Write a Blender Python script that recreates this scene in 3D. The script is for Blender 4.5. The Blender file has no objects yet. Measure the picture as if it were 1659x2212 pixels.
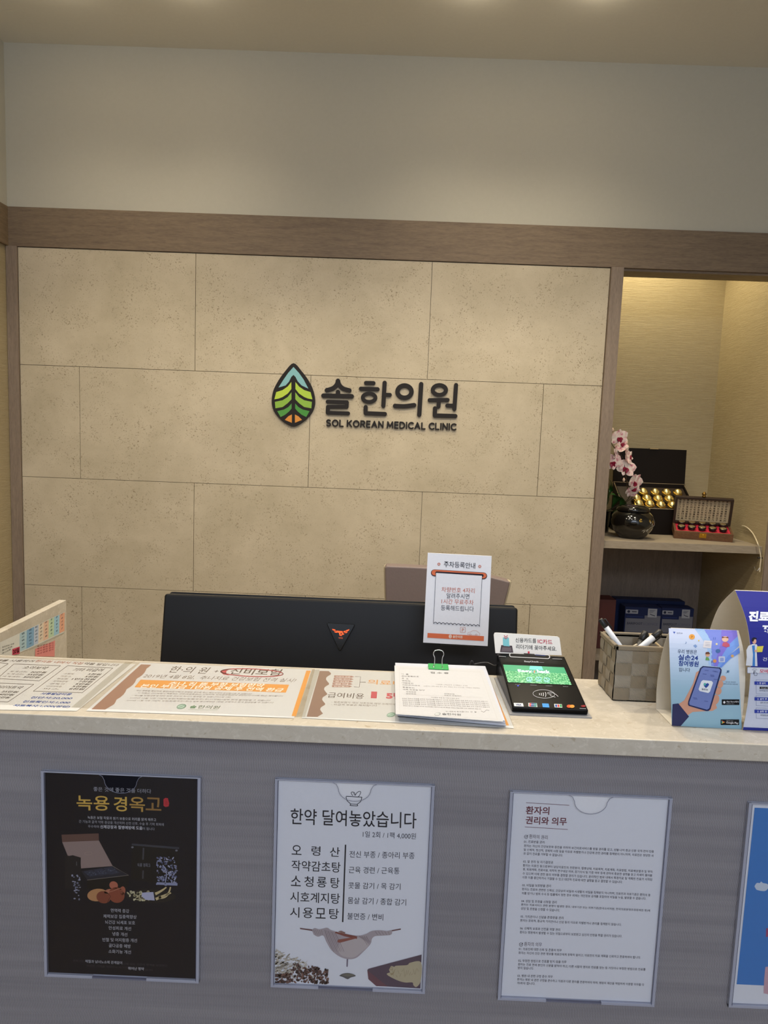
import bpy, bmesh, math, random
from mathutils import Vector, Matrix, geometry
random.seed(7)
C = bpy.context.scene.collection
SC = bpy.context.scene
EYE = 1.4834                                  # eye height above the floor
# ---------------------------------------------------------------- camera
F = 1474.336                                  # focal length in px of a 1659 px wide frame
RV = Vector((0.99920892, 0.0126106, 0.03771626))
UV = Vector((-0.03885926, 0.10795073, 0.9933965))
FV = Vector((-0.00845583, 0.99407626, -0.10835537))
cam_d = bpy.data.cameras.new('camera'); cam = bpy.data.objects.new('camera', cam_d); C.objects.link(cam)
cam_d.sensor_fit = 'HORIZONTAL'; cam_d.sensor_width = 36; cam_d.lens = F/1659*36
cam_d.clip_start = 0.02; cam_d.clip_end = 100
m = Matrix((RV, UV, -FV)).transposed().to_4x4(); m.translation = Vector((0, 0, EYE))
cam.matrix_world = m
SC.camera = cam
SC.view_settings.view_transform = 'Standard'; SC.view_settings.look = 'None'
SC.view_settings.gamma = 1; SC.view_settings.use_curve_mapping = False
SC.view_settings.exposure = 0.2
# ---------------------------------------------------------------- light
w = bpy.data.worlds.new('world'); SC.world = w; w.use_nodes = True
w.node_tree.nodes['Background'].inputs[0].default_value = (0.78, 0.86, 1.0, 1)
w.node_tree.nodes['Background'].inputs[1].default_value = 0.95
WARM = (1.0, 0.87, 0.66)
def spot(name, loc, target, power, color, ang=100, blend=0.7, rad=0.04):
    d = bpy.data.lights.new(name, 'SPOT'); d.energy = power; d.color = color
    d.spot_size = math.radians(ang); d.spot_blend = blend; d.shadow_soft_size = rad
    o = bpy.data.objects.new(name, d); C.objects.link(o); o.location = loc
    o.rotation_euler = (Vector(target)-Vector(loc)).to_track_quat('-Z', 'Y').to_euler(); return o
CEIL = EYE + 1.872
WALL_LAMPS = [(-1.5, 3.0, 17), (-0.94, 3.0, 22), (0.27, 2.96, 28), (0.79, 2.94, 28)]
for x, y, e_ in WALL_LAMPS:
    spot('wall_washer_light', (x, y, CEIL-0.035), (x, y+0.10, 0), e_, WARM, 116, 1.0, 0.09)
for x, y, e_ in WALL_LAMPS:
    d = bpy.data.lights.new('bulb_glow', 'POINT'); d.energy = 0.5; d.color = WARM; d.shadow_soft_size = 0.012; o = bpy.data.objects.new('bulb_glow', d); C.objects.link(o); o.location = (x, y+.05, CEIL-0.06)
COUNTER_LAMPS = [(-0.95, 0.93), (0.1, 0.93), (1.15, 0.93)]
for x, y in COUNTER_LAMPS:
    spot('counter_downlight', (x, y, CEIL-0.035), (x, y+.35, 0), 44, (1.0, 0.93, 0.83), 150, 1.0, 0.07)
ADDED_LAMPS = [(-1.15, 2.05), (0.05, 2.05), (1.2, 2.05)]  # unseen row of lamps, added to brighten the lower stone wall
for x, y in ADDED_LAMPS:
    spot('added_stone_light', (x, y, CEIL-0.035), (x, y+.12, 0), 58, WARM, 112, 0.35, 0.06)
spot('alcove_light', (1.42, 3.93, 2.96), (1.45, 3.95, 0), 36, (1.0, 0.87, 0.58), 125, 0.5, 0.03)
ad = bpy.data.lights.new('waiting_room_light', 'AREA'); ad.energy = 75; ad.color = (0.78, 0.86, 1.0); ad.shape = 'RECTANGLE'; ad.size = 2.4; ad.size_y = 1.2
ao = bpy.data.objects.new('waiting_room_light', ad); C.objects.link(ao); ao.location = (0.2, -1.9, CEIL-0.05)
ao.rotation_euler = (math.radians(28), 0, 0)

# ---------------------------------------------------------------- geometry from the survey
def ray(x, y): return FV*F + (x-829.5)*RV - (y-1106)*UV
def aY(x, y, Y): d = ray(x, y)*1.0; d = d*(Y/d.y); return Vector((d.x, d.y, d.z+EYE))
def aZ(x, y, Z): d = ray(x, y)*1.0; d = d*((Z-EYE)/d.z); return Vector((d.x, d.y, d.z+EYE))
def aX(x, y, X): d = ray(x, y)*1.0; d = d*(X/d.x); return Vector((d.x, d.y, d.z+EYE))
def proj(P):
    P = Vector(P)-Vector((0, 0, EYE)); z = P.dot(FV)
    return (829.5+F*P.dot(RV)/z, 1106-F*P.dot(UV)/z)
def zc(ox, oy, s): return lambda x, y: (ox+x/s, oy+y/s)
D = 3.57; TOP = EYE-0.3834; YF = 0.8675; YB = 1.0951; YP = YF+0.014; SHELF = EYE-0.494

# ---------------------------------------------------------------- materials
def lin(c): c = c/255; return c/12.92 if c <= 0.04045 else ((c+0.055)/1.055)**2.4
def col(h):
    if isinstance(h, str): h = h.lstrip('#'); h = tuple(int(h[i:i+2], 16) for i in (0, 2, 4))
    return (lin(h[0]), lin(h[1]), lin(h[2]), 1)
MC = {}
def pm(h, rough=0.6, metal=0.0, spec=0.5, emit=0.0, coat=0.0, bump=0.0, bscale=200, trans=0.0, var=0.03):
    key = (str(h), rough, metal, spec, emit, coat, bump, bscale, trans)
    if key in MC: return MC[key]
    M = bpy.data.materials.new('mat_%s' % str(h).strip('#')); M.use_nodes = True
    nt = M.node_tree; b = nt.nodes['Principled BSDF']
    b.inputs['Base Color'].default_value = col(h); b.inputs['Roughness'].default_value = rough
    b.inputs['Metallic'].default_value = metal; b.inputs['Specular IOR Level'].default_value = spec
    b.inputs['Coat Weight'].default_value = coat; b.inputs['Transmission Weight'].default_value = trans
    if emit: b.inputs['Emission Color'].default_value = col(h); b.inputs['Emission Strength'].default_value = emit
    n = nt.nodes.new('ShaderNodeTexNoise'); n.inputs['Scale'].default_value = bscale
    tc = nt.nodes.new('ShaderNodeTexCoord'); nt.links.new(tc.outputs['Object'], n.inputs['Vector'])
    mx = nt.nodes.new('ShaderNodeMix'); mx.data_type = 'RGBA'
    c = col(h); mx.inputs[6].default_value = tuple(v*(1-var) for v in c[:3])+(1,); mx.inputs[7].default_value = tuple(min(1, v*(1+var)) for v in c[:3])+(1,)
    nt.links.new(n.outputs['Fac'], mx.inputs[0]); nt.links.new(mx.outputs[2], b.inputs['Base Color'])
    if bump:
        bp = nt.nodes.new('ShaderNodeBump'); bp.inputs['Strength'].default_value = bump; bp.inputs['Distance'].default_value = 0.001
        nt.links.new(n.outputs['Fac'], bp.inputs['Height']); nt.links.new(bp.outputs['Normal'], b.inputs['Normal'])
    MC[key] = M; return M
class NT:
    """small node helper"""
    def __init__(s, name, rough=0.6, spec=0.5):
        s.M = bpy.data.materials.new(name); s.M.use_nodes = True; s.t = s.M.node_tree; s.b = s.t.nodes['Principled BSDF']
        s.b.inputs['Roughness'].default_value = rough; s.b.inputs['Specular IOR Level'].default_value = spec
        s.tc = s.n('ShaderNodeTexCoord').outputs['Object']
    def n(s, k, **kw):
        x = s.t.nodes.new(k)
        for a, v in kw.items(): setattr(x, a, v)
        return x
    def l(s, a, b): s.t.links.new(a, b)
    def mapping(s, scale, loc=(0, 0, 0)):
        m = s.n('ShaderNodeMapping'); m.inputs['Scale'].default_value = scale; m.inputs['Location'].default_value = loc; s.l(s.tc, m.inputs[0]); return m.outputs[0]
    def noise(s, scale=(1, 1, 1), sc=5, detail=4, rough=0.5, dist=0.0):
        k = s.n('ShaderNodeTexNoise'); s.l(s.mapping(scale), k.inputs['Vector']); k.inputs['Scale'].default_value = sc
        k.inputs['Detail'].default_value = detail; k.inputs['Roughness'].default_value = rough; k.inputs['Distortion'].default_value = dist; return k.outputs['Fac']
    def ramp(s, fac, stops):
        r = s.n('ShaderNodeValToRGB'); s.l(fac, r.inputs[0]); e = r.color_ramp.elements
        while len(e) < len(stops): e.new(0.5)
        for i, (p, c) in enumerate(stops): e[i].position = p; e[i].color = col(c) if not isinstance(c, float) else (c, c, c, 1)
        return r.outputs[0]
    def mix(s, fac, a, b, blend='MIX'):
        m = s.n('ShaderNodeMix', data_type='RGBA', blend_type=blend)
        for v, i in ((fac, 0), (a, 6), (b, 7)):
            if isinstance(v, (int, float)): m.inputs[i].default_value = v
            elif isinstance(v, (str, tuple)): m.inputs[i].default_value = col(v)
            else: s.l(v, m.inputs[i])
        return m.outputs[2]
    def math(s, op, a, b=0.0):
        m = s.n('ShaderNodeMath', operation=op)
        for v, i in ((a, 0), (b, 1)):
            if isinstance(v, (int, float)): m.inputs[i].default_value = v
            else: s.l(v, m.inputs[i])
        return m.outputs[0]
    def base(s, c): s.l(c, s.b.inputs['Base Color'])
    def bump(s, h, strength=0.3, dist=0.001):
        b = s.n('ShaderNodeBump'); b.inputs['Strength'].default_value = strength; b.inputs['Distance'].default_value = dist
        s.l(h, b.inputs['Height']); s.l(b.outputs[0], s.b.inputs['Normal'])
def wood(name, a, b, c, scale, rough=0.55):
    t = NT(name, rough, 0.35)
    g = t.noise(scale, 14, 8, 0.62, 0.3); fine = t.noise(tuple(v*3 for v in scale), 30, 4, 0.6)
    c1 = t.ramp(g, [(0.3, a), (0.52, b), (0.72, c)]); c2 = t.mix(0.45, c1, t.ramp(fine, [(0.35, a), (0.6, c)]), 'MIX'); t.base(c2)
    t.bump(fine, 0.15); return t.M
M_woodH = wood('laminate_horizontal', '66574a', '7a6a58', '887763', (0.35, 1, 4.5))
M_woodV = wood('laminate_vertical', '74665b', '857669', '938475', (4.5, 4.5, 0.35))
M_walnut = wood('walnut', '4a3222', '6a4a34', '7d5a40', (1, 1, 5), 0.45)
M_shelf = wood('shelf_laminate', '8d8170', '9d9180', 'a89c8a', (0.4, 4, 4))
def stone():
    t = NT('stone_tile', 0.55, 0.3)
    big = t.noise((1, 1, 1), 2.6, 6, 0.6, 0.4); mid = t.noise((1, 1, 1.3), 14, 5, 0.65)
    c = t.mix(mid, t.ramp(big, [(0.3, 'bdb29b'), (0.7, 'cfc4ae')]), t.ramp(big, [(0.3, 'a99e87'), (0.7, 'c0b49e')]))
    pit = t.noise((1, 1, 1), 150, 3, 0.6); area = t.noise((1, 1, 1), 7, 3, 0.6)
    p = t.math('MULTIPLY', t.ramp(pit, [(0.58, 0.0), (0.68, 1.0)]), t.ramp(area, [(0.42, 0.15), (0.6, 0.9)]))
    v = t.n('ShaderNodeTexVoronoi'); v.inputs['Scale'].default_value = 34; t.l(t.mapping((1, 1, 1)), v.inputs['Vector'])
    dot = t.ramp(v.outputs['Distance'], [(0.05, 1.0), (0.085, 0.0)]); g2 = t.ramp(t.noise((1, 1, 1), 21, 2), [(0.48, 0.0), (0.55, 1.0)])
    p = t.math('MAXIMUM', p, t.math('MULTIPLY', dot, g2)); t.base(t.mix(p, c, '7a6b52')); t.bump(t.math('SUBTRACT', mid, p), 0.25); return t.M
M_stone = stone()
def marble():
    t = NT('cream_marble', 0.22, 0.5)
    big = t.noise((1, 1.6, 1.6), 7, 8, 0.65, 1.2); fine = t.noise((1, 1, 1), 90, 5, 0.7, 0.6)
    c = t.mix(t.ramp(fine, [(0.42, 0.0), (0.68, 0.5)]), t.ramp(big, [(0.25, 'b4aa9a'), (0.5, 'c8c0b2'), (0.75, 'bdb4a4')]), t.ramp(fine, [(0.44, 'a59a88'), (0.62, 'd8d1c4')]))
    vein = t.ramp(t.noise((1.4, 1, 2), 46, 4, 0.6, 1.5), [(0.30, 0.55), (0.38, 0.0)]); t.base(t.mix(vein, c, 'a39277')); return t.M
M_marble = marble()
def wallpaper(name, a, b, along):
    t = NT(name, 0.6, 0.35); sc = (0.6, 0.6, 16)
    g = t.noise(sc, 22, 5, 0.7); g2 = t.noise((1.2, 1.2, 60), 10, 3, 0.6)
    t.base(t.mix(t.ramp(g, [(0.35, 0.0), (0.7, 1.0)]), a, b)); t.bump(t.mix(0.5, g, g2), 0.85, 0.004); return t.M
M_paper = wallpaper('grasscloth_wallpaper', 'a69776', 'b5a787', 0)
def fabric():
    t = NT('pleated_fabric_panel', 0.75, 0.25)
    sx = t.n('ShaderNodeSeparateXYZ'); t.l(t.tc, sx.inputs[0]); X, Z = sx.outputs[0], sx.outputs[2]
    band = t.noise((0.5, 0.5, 16), 5, 3, 0.6); fine = t.noise((3, 1, 60), 7, 2, 0.5)
    sh = t.math('ADD', t.math('MULTIPLY', band, 0.009), t.math('MULTIPLY', fine, 0.0012))
    s = t.math('SINE', t.math('MULTIPLY', t.math('ADD', X, sh), 2*math.pi/0.0023)); s01 = t.math('MULTIPLY_ADD', s, 0.5); t.t.nodes[-1].inputs[2].default_value = 0.5
    br = t.ramp(t.noise((0.4, 0.4, 14), 5, 3, 0.6), [(0.35, 0.0), (0.65, 1.0)])
    c = t.mix(t.ramp(s01, [(0.35, 0.0), (0.95, 1.0)]), t.mix(br, '737074', '7d7a7d'), t.mix(br, '8b888f', '97949a')); t.base(c); t.bump(s01, 0.35, 0.0008); return t.M
M_fabric = fabric()
M_white_wall = pm('bcb9ac', 0.85, bump=0.15, bscale=60); M_ceiling = pm('e0ddd2', 0.9, bump=0.1, bscale=60)
M_floor = wood('floor_planks', '6f6152', '83745f', '94846c', (3, 0.4, 1), 0.4)
def clear(name, tint=(0.985, 0.99, 1.0), refl=0.09):
    M = bpy.data.materials.new(name); M.use_nodes = True; t = M.node_tree; t.nodes.clear()
    o = t.nodes.new('ShaderNodeOutputMaterial'); a = t.nodes.new('ShaderNodeBsdfTransparent'); g = t.nodes.new('ShaderNodeBsdfGlossy'); mx = t.nodes.new('ShaderNodeMixShader')
    lw = t.nodes.new('ShaderNodeLayerWeight'); pw = t.nodes.new('ShaderNodeMath'); pw.operation = 'POWER'; pw.inputs[1].default_value = 5; t.links.new(lw.outputs['Facing'], pw.inputs[0]); fr = t.nodes.new('ShaderNodeMath'); fr.operation = 'MULTIPLY_ADD'; fr.inputs[1].default_value = 0.9; fr.inputs[2].default_value = 0.03; t.links.new(pw.outputs[0], fr.inputs[0]); n = t.nodes.new('ShaderNodeTexNoise'); n.inputs['Scale'].default_value = 30
    mr = t.nodes.new('ShaderNodeMapRange'); mr.inputs[3].default_value = 0.05; mr.inputs[4].default_value = 0.2; t.links.new(n.outputs[0], mr.inputs[0]); t.links.new(mr.outputs[0], g.inputs['Roughness'])
    a.inputs[0].default_value = tint+(1,)
    t.links.new(fr.outputs[0], mx.inputs[0]); t.links.new(a.outputs[0], mx.inputs[1]); t.links.new(g.outputs[0], mx.inputs[2]); t.links.new(mx.outputs[0], o.inputs[0]); return M
M_clear = clear('clear_acrylic'); M_film = clear('clear_film', (0.99, 0.99, 0.99))
M_edge = pm('b9bdd0', 0.15, trans=0.35); M_black = pm('17171a', 0.35); M_blackgloss = pm('08080a', 0.12, coat=0.5)
M_sheet = pm('e6e4e0', 0.55); M_metal = pm('c8c8c8', 0.25, metal=1)

# ---------------------------------------------------------------- object helpers
def tag(o, label=None, cat=None, group=None, kind=None):
    if label: o['label'] = label
    if cat: o['category'] = cat
    if group: o['group'] = group
    if kind: o['kind'] = kind
    return o
def thing(name, loc, label, cat, group=None):
    o = bpy.data.objects.new(name, None); C.objects.link(o); o.location = loc; o.empty_display_size = 0.02
    return tag(o, label, cat, group)
def obj(name, bm, mats, parent=None, smooth=False, bevel=0.0, seg=2):
    """bm is in world coordinates; parts are stored relative to their thing"""
    me = bpy.data.meshes.new(name)
    root = parent
    while root is not None and root.parent is not None: root = root.parent
    if root is not None: off = root.location.copy()
    else:
        xs = [v.co for v in bm.verts]
        off = Vector(((min(v.x for v in xs)+max(v.x for v in xs))/2, (min(v.y for v in xs)+max(v.y for v in xs))/2, min(v.z for v in xs)))
    bmesh.ops.translate(bm, verts=bm.verts, vec=-off)
    if smooth:
        for f in bm.faces: f.smooth = True
    bm.to_mesh(me); bm.free()
    for mm in (mats if isinstance(mats, (list, tuple)) else [mats]): me.materials.append(mm)
    o = bpy.data.objects.new(name, me); C.objects.link(o)
    if parent is not None: o.parent = parent
    else: o.location = off
    if bevel:
        b = o.modifiers.new('bevel', 'BEVEL'); b.width = bevel; b.segments = seg; b.limit_method = 'ANGLE'; b.angle_limit = math.radians(40); b.harden_normals = False
    if smooth == 'auto' or (bevel and smooth):
        pass
    return o
def NB(): return bmesh.new()
def box(bm, lo, hi, mat=0, mtx=None):
    vs = [bm.verts.new(Vector((x, y, z))) for x in (lo[0], hi[0]) for y in (lo[1], hi[1]) for z in (lo[2], hi[2])]
    if mtx is not None:
        for v in vs: v.co = mtx @ v.co
    for q in ((0, 1, 3, 2), (4, 6, 7, 5), (0, 4, 5, 1), (2, 3, 7, 6), (0, 2, 6, 4), (1, 5, 7, 3)):
        f = bm.faces.new([vs[i] for i in q]); f.material_index = mat
    return vs
def prism(bm, pts, vec, mat=0, mat_side=None):
    vec = Vector(vec); a = [bm.verts.new(Vector(p)) for p in pts]; b = [bm.verts.new(Vector(p)+vec) for p in pts]
    n = len(pts); f = bm.faces.new(a); f.material_index = mat
    f = bm.faces.new(b[::-1]); f.material_index = mat
    for i in range(n):
        f = bm.faces.new([a[i], b[i], b[(i+1) % n], a[(i+1) % n]][::-1]); f.material_index = mat if mat_side is None else mat_side
def fixn(bm): bmesh.ops.recalc_face_normals(bm, faces=bm.faces)
def tube(bm, pts, r, n=10, mat=0, cap=True):
    pts = [Vector(p) for p in pts]; rings = []; up = None
    for i, p in enumerate(pts):
        t = (pts[min(i+1, len(pts)-1)]-pts[max(i-1, 0)]).normalized()
        if up is None: up = t.orthogonal().normalized()
        up = (up-t*up.dot(t)).normalized(); s = t.cross(up); rr = r[i] if isinstance(r, (list, tuple)) else r
        rings.append([bm.verts.new(p+(up*math.cos(2*math.pi*k/n)+s*math.sin(2*math.pi*k/n))*rr) for k in range(n)])
    for a, b in zip(rings, rings[1:]):
        for k in range(n): f = bm.faces.new([a[k], a[(k+1) % n], b[(k+1) % n], b[k]]); f.material_index = mat; f.smooth = True
    if cap:
        f = bm.faces.new(rings[0][::-1]); f.material_index = mat; f = bm.faces.new(rings[-1]); f.material_index = mat
def lathe(bm, prof, cen, n=32, mat=0, axis=None):
    cen = Vector(cen); q = axis.to_track_quat('Z', 'Y') if axis is not None else None; rings = []
    for r, z in prof:
        ring = []
        for k in range(n):
            v = Vector((r*math.cos(2*math.pi*k/n), r*math.sin(2*math.pi*k/n), z))
            if q: v = q @ v
            ring.append(bm.verts.new(cen+v))
        rings.append(ring)
    for a, b in zip(rings, rings[1:]):
        for k in range(n): f = bm.faces.new([a[k], a[(k+1) % n], b[(k+1) % n], b[k]]); f.material_index = mat; f.smooth = True
    f = bm.faces.new(rings[0][::-1]); f.material_index = mat; f = bm.faces.new(rings[-1]); f.material_index = mat
def smoothpts(pts, k=6, closed=False):
    pts = [Vector(p) for p in pts]; out = []; n = len(pts)
    rng = range(n) if closed else range(n-1)
    for i in rng:
        p0 = pts[(i-1) % n] if closed else pts[max(i-1, 0)]; p1 = pts[i]; p2 = pts[(i+1) % n]; p3 = pts[(i+2) % n] if closed else pts[min(i+2, n-1)]
        for j in range(k):
            t = j/k; out.append(0.5*((2*p1)+(p2-p0)*t+(2*p0-5*p1+4*p2-p3)*t*t+(3*p1-p0-3*p2+p3)*t**3))
    if not closed: out.append(pts[-1])
    return out
# 2-D stroke outline (constant width, round caps)
def stroke(pts, wd, caps=6):
    pts = [Vector((p[0], p[1])) for p in pts]; L, Rr = [], []; n = len(pts); h = wd/2
    for i, p in enumerate(pts):
        t = (pts[min(i+1, n-1)]-pts[max(i-1, 0)]).normalized(); nn = Vector((-t.y, t.x))
        L.append(p+nn*h); Rr.append(p-nn*h)
    out = list(L)
    def cap(p, a):
        a0 = math.atan2(a.y, a.x)
        return [p+Vector((math.cos(a0-math.pi*k/caps), math.sin(a0-math.pi*k/caps)))*h for k in range(1, caps)]
    out += cap(pts[-1], (L[-1]-pts[-1])) + Rr[::-1] + cap(pts[0], (Rr[0]-pts[0]))
    return [(v.x, v.y) for v in out]
def ell(cx, cy, rx, ry, n=24, rot=0):
    c, s = math.cos(rot), math.sin(rot)
    return [(cx+rx*math.cos(2*math.pi*k/n)*c-ry*math.sin(2*math.pi*k/n)*s, cy+rx*math.cos(2*math.pi*k/n)*s+ry*math.sin(2*math.pi*k/n)*c) for k in range(n)]
def rrect(x0, y0, x1, y1, r, n=4):
    out = []
    for cx, cy, a in ((x1-r, y0+r, -90), (x1-r, y1-r, 0), (x0+r, y1-r, 90), (x0+r, y0+r, 180)):
        out += [(cx+r*math.cos(math.radians(a+90*k/n)), cy+r*math.sin(math.radians(a+90*k/n))) for k in range(n+1)]
    return out
# glyph outlines of a line of text, scaled to a unit box
TC = {}; TS = bpy.data.scenes.new('lettering')
TXT = [bpy.data.curves.new('text', 'FONT')]; TXT.append(bpy.data.objects.new('text', TXT[0])); TS.collection.objects.link(TXT[1])
def glyphs(s, bold, res=3):
    key = (s, bold, res)
    if key in TC: return TC[key]
    c, o = TXT; c.body = s; c.offset = bold; c.resolution_u = res
    vl = TS.view_layers[0]; vl.update(); me = bpy.data.meshes.new_from_object(o.evaluated_get(vl.depsgraph))
    vs = [(v.co.x, v.co.y) for v in me.vertices]; fs = [tuple(p.vertices) for p in me.polygons]
    bpy.data.meshes.remove(me)
    x0 = min(v[0] for v in vs); x1 = max(v[0] for v in vs); y0 = min(v[1] for v in vs); y1 = max(v[1] for v in vs)
    TC[key] = ([((v[0]-x0)/(x1-x0), (v[1]-y0)/(y1-y0)) for v in vs], fs, (x1-x0)/(y1-y0)); return TC[key]
class Print:
    """printing on a surface: hit(u,v) gives the 3-D point, layers stack along the normal"""
    def __init__(s, hit, normal, up, conv=lambda x, y: (x, y), dz=0.00012, base=0.0):
        s.bm = NB(); s.hit = hit; s.n = Vector(normal).normalized(); s.up = Vector(up); s.cv = conv; s.mats = []; s.dz = dz; s.b0 = base
    def mi(s, m):
        if isinstance(m, str): m = pm(m, 0.6, spec=0.2)
        if m not in s.mats: s.mats.append(m)
        return s.mats.index(m)
    def P(s, x, y, lay): p = s.hit(*s.cv(x, y)); return p+s.n*(s.b0+s.dz*lay)
    curved = 0
    def split(s, tri, k, lay, depth=0):
        e = [(math.dist(tri[i], tri[(i+1) % 3]), i) for i in range(3)]; L, i = max(e)
        if L > s.curved and depth < 12:
            a, b, c = tri[i], tri[(i+1) % 3], tri[(i+2) % 3]; m = ((a[0]+b[0])/2, (a[1]+b[1])/2)
            s.split((a, m, c), k, lay, depth+1); s.split((m, b, c), k, lay, depth+1); return
        f = s.bm.faces.new([s.bm.verts.new(s.P(x, y, lay)) for x, y in tri]); f.material_index = k
    def poly(s, pts, m, lay=1):
        if s.curved:
            k = s.mi(m)
            for t in geometry.tessellate_polygon([[Vector((x, y, 0)) for x, y in pts]]): s.split(tuple(pts[i] for i in t), k, lay)
            return
        vs = [s.bm.verts.new(s.P(x, y, lay)) for x, y in pts]; k = s.mi(m)
        tri = geometry.tessellate_polygon([[Vector((x, y, 0)) for x, y in pts]])
        for t in tri:
            try: f = s.bm.faces.new([vs[i] for i in t]); f.material_index = k
            except ValueError: pass
    def grid(s, quad, m, lay=0, nu=6, nv=6, mfun=None):
        (ax, ay), (bx, by), (cx, cy), (dx, dy) = quad; vs = []
        for j in range(nv+1):
            row = []
            for i in range(nu+1):
                u, v = i/nu, j/nv; x = (ax*(1-u)+bx*u)*(1-v)+(dx*(1-u)+cx*u)*v; y = (ay*(1-u)+by*u)*(1-v)+(dy*(1-u)+cy*u)*v
                row.append(s.bm.verts.new(s.P(x, y, lay)))
            vs.append(row)
        for j in range(nv):
            for i in range(nu):
                f = s.bm.faces.new([vs[j][i], vs[j][i+1], vs[j+1][i+1], vs[j+1][i]]); f.material_index = s.mi(mfun((i+.5)/nu, (j+.5)/nv) if mfun else m)
    def line(s, pts, wd, m, lay=1): s.poly(stroke(pts, wd), m, lay)
    def loop(s, pts, wd, m, lay=1):
        n = len(pts)
        for i in range(n): s.poly(stroke([pts[i], pts[(i+1) % n]], wd, 3), m, lay)
    def text(s, t, a, b, h, m, lay=2, bold=0.0, res=3):
        vs, fs, asp = glyphs(t, bold, res); k = s.mi(m)
        p = s.hit(*s.cv(*a)); q0 = proj(p); q1 = proj(p+s.up*0.005); o = s.cv(*a); o2 = s.cv(a[0]+1, a[1]); sc = o2[0]-o[0]
        ux, uy = (q1[0]-q0[0]), (q1[1]-q0[1]); g = -h/(uy/sc); ux, uy = ux/sc*g, uy/sc*g
        nv = [s.bm.verts.new(s.P(a[0]+(b[0]-a[0])*u+ux*v, a[1]+(b[1]-a[1])*u+uy*v, lay)) for u, v in vs]
        for f in fs:
            try: ff = s.bm.faces.new([nv[i] for i in f]); ff.material_index = k
            except ValueError: pass
    def done(s, name, parent=None): return obj(name, s.bm, s.mats, parent)
def struct(name, bm, m, bevel=0, **k): return tag(obj(name, bm, m, None, bevel=bevel, **k), kind='structure')

# ================================================================ room
XL, XR = -2.0, 1.965; YA = 4.25; YBK = -3.2; XFAR = 2.7
b = NB(); box(b, (XL-0.1, YBK, -0.08), (XFAR, YA+0.1, 0)); struct('floor', b, M_floor)
b = NB(); box(b, (XL-0.1, YBK, CEIL), (XFAR, YA+0.1, CEIL+0.1)); struct('ceiling', b, M_ceiling)
# plain plaster above the beam, and behind the stone
b = NB(); box(b, (XL-0.1, D+0.015, EYE+1.05), (XFAR, D+0.2, CEIL)); box(b, (XL-0.1, D+0.012, 0), (1.0655, D+0.2, EYE+1.05)); struct('wall_back', b, M_white_wall)
b = NB(); box(b, (XL-0.1, YBK, 0), (XL, D+0.02, EYE+0.9)); struct('wall_left', b, M_paper)
b = NB(); box(b, (XL-0.1, YBK, EYE+0.9), (XL, D+0.02, CEIL)); struct('wall_left_upper', b, M_white_wall)
b = NB(); box(b, (XR, D-0.02, 0), (XR+0.06, YA, EYE+1.5)); struct('wall_alcove_right', b, M_paper)
b = NB(); box(b, (1.0655, YA, 0), (XR+0.06, YA+0.08, EYE+1.5)); struct('wall_alcove_back', b, M_paper)
b = NB(); box(b, (1.116, YA-.012, 0), (XR-.001, YA-.001, SHELF-.045)); struct('wall_alcove_lower', b, M_woodV)
b = NB(); box(b, (1.07, D+0.2, 0), (1.115, YA, EYE+1.5)); struct('wall_alcove_left', b, M_paper)
b = NB(); box(b, (1.07, D+0.2, EYE+1.5), (XR+0.06, YA+0.08, EYE+1.55)); struct('ceiling_alcove', b, M_white_wall)
b = NB(); box(b, (XFAR, YBK, 0), (XFAR+0.08, D, CEIL)); struct('wall_right', b, M_white_wall)
# horizontal beam with a mitred return on the left wall
b = NB(); box(b, (XL+0.006, D-0.004, EYE+0.895), (XFAR, D+0.182, EYE+1.088)); struct('trim_1', b, M_woodH, 0.0015)
b = NB(); box(b, (XL, YBK, EYE+0.895), (XL+0.014, D-0.004, EYE+1.088)); struct('trim_2', b, wood('laminate_side', '6b5a46', '7d6b55', '8b7961', (1, .35, 4.5)), 0.0015)
b = NB(); box(b, (XL+0.002, D-0.012, 0), (-1.943, D+0.015, EYE+0.8945)); struct('trim_3', b, M_woodV, 0.001)
b = NB(); box(b, (1.0665, D-0.018, 0), (1.128, D+0.2, EYE+0.8945)); struct('trim_4', b, M_woodV, 0.001)
b = NB(); box(b, (XR+0.002, D-0.03, 0), (XFAR, D+0.015, EYE+0.8945)); struct('trim_5', b, M_woodV, 0.001)
b = NB(); box(b, (1.12, D+0.010, EYE+0.883), (XR, D+0.03, EYE+0.8948)); struct('trim_6', b, M_woodH)
# stone tiles
b = NB(); TH = 0.58017; TX0 = -1.6337; TZ0 = EYE+0.8849; g = 0.0011
def tiles():
    zt = EYE+0.893
    for r_ in range(5):
        z1 = zt if r_ == 0 else TZ0-TH*r_; z0 = max(0.0, TZ0-TH*(r_+1)); off = TX0+0.6 if r_ % 2 == 0 else TX0
        xs = [-1.942]+[off+1.2*k for k in range(-1, 4) if -1.93 < off+1.2*k < 1.06]+[1.0655]
        for a_, c_ in zip(xs, xs[1:]): box(b, (a_+g, D, z0+g), (c_-g, D+0.02, z1-g))
tiles(); struct('wall_back_stone', b, M_stone, 0.001)
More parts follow.
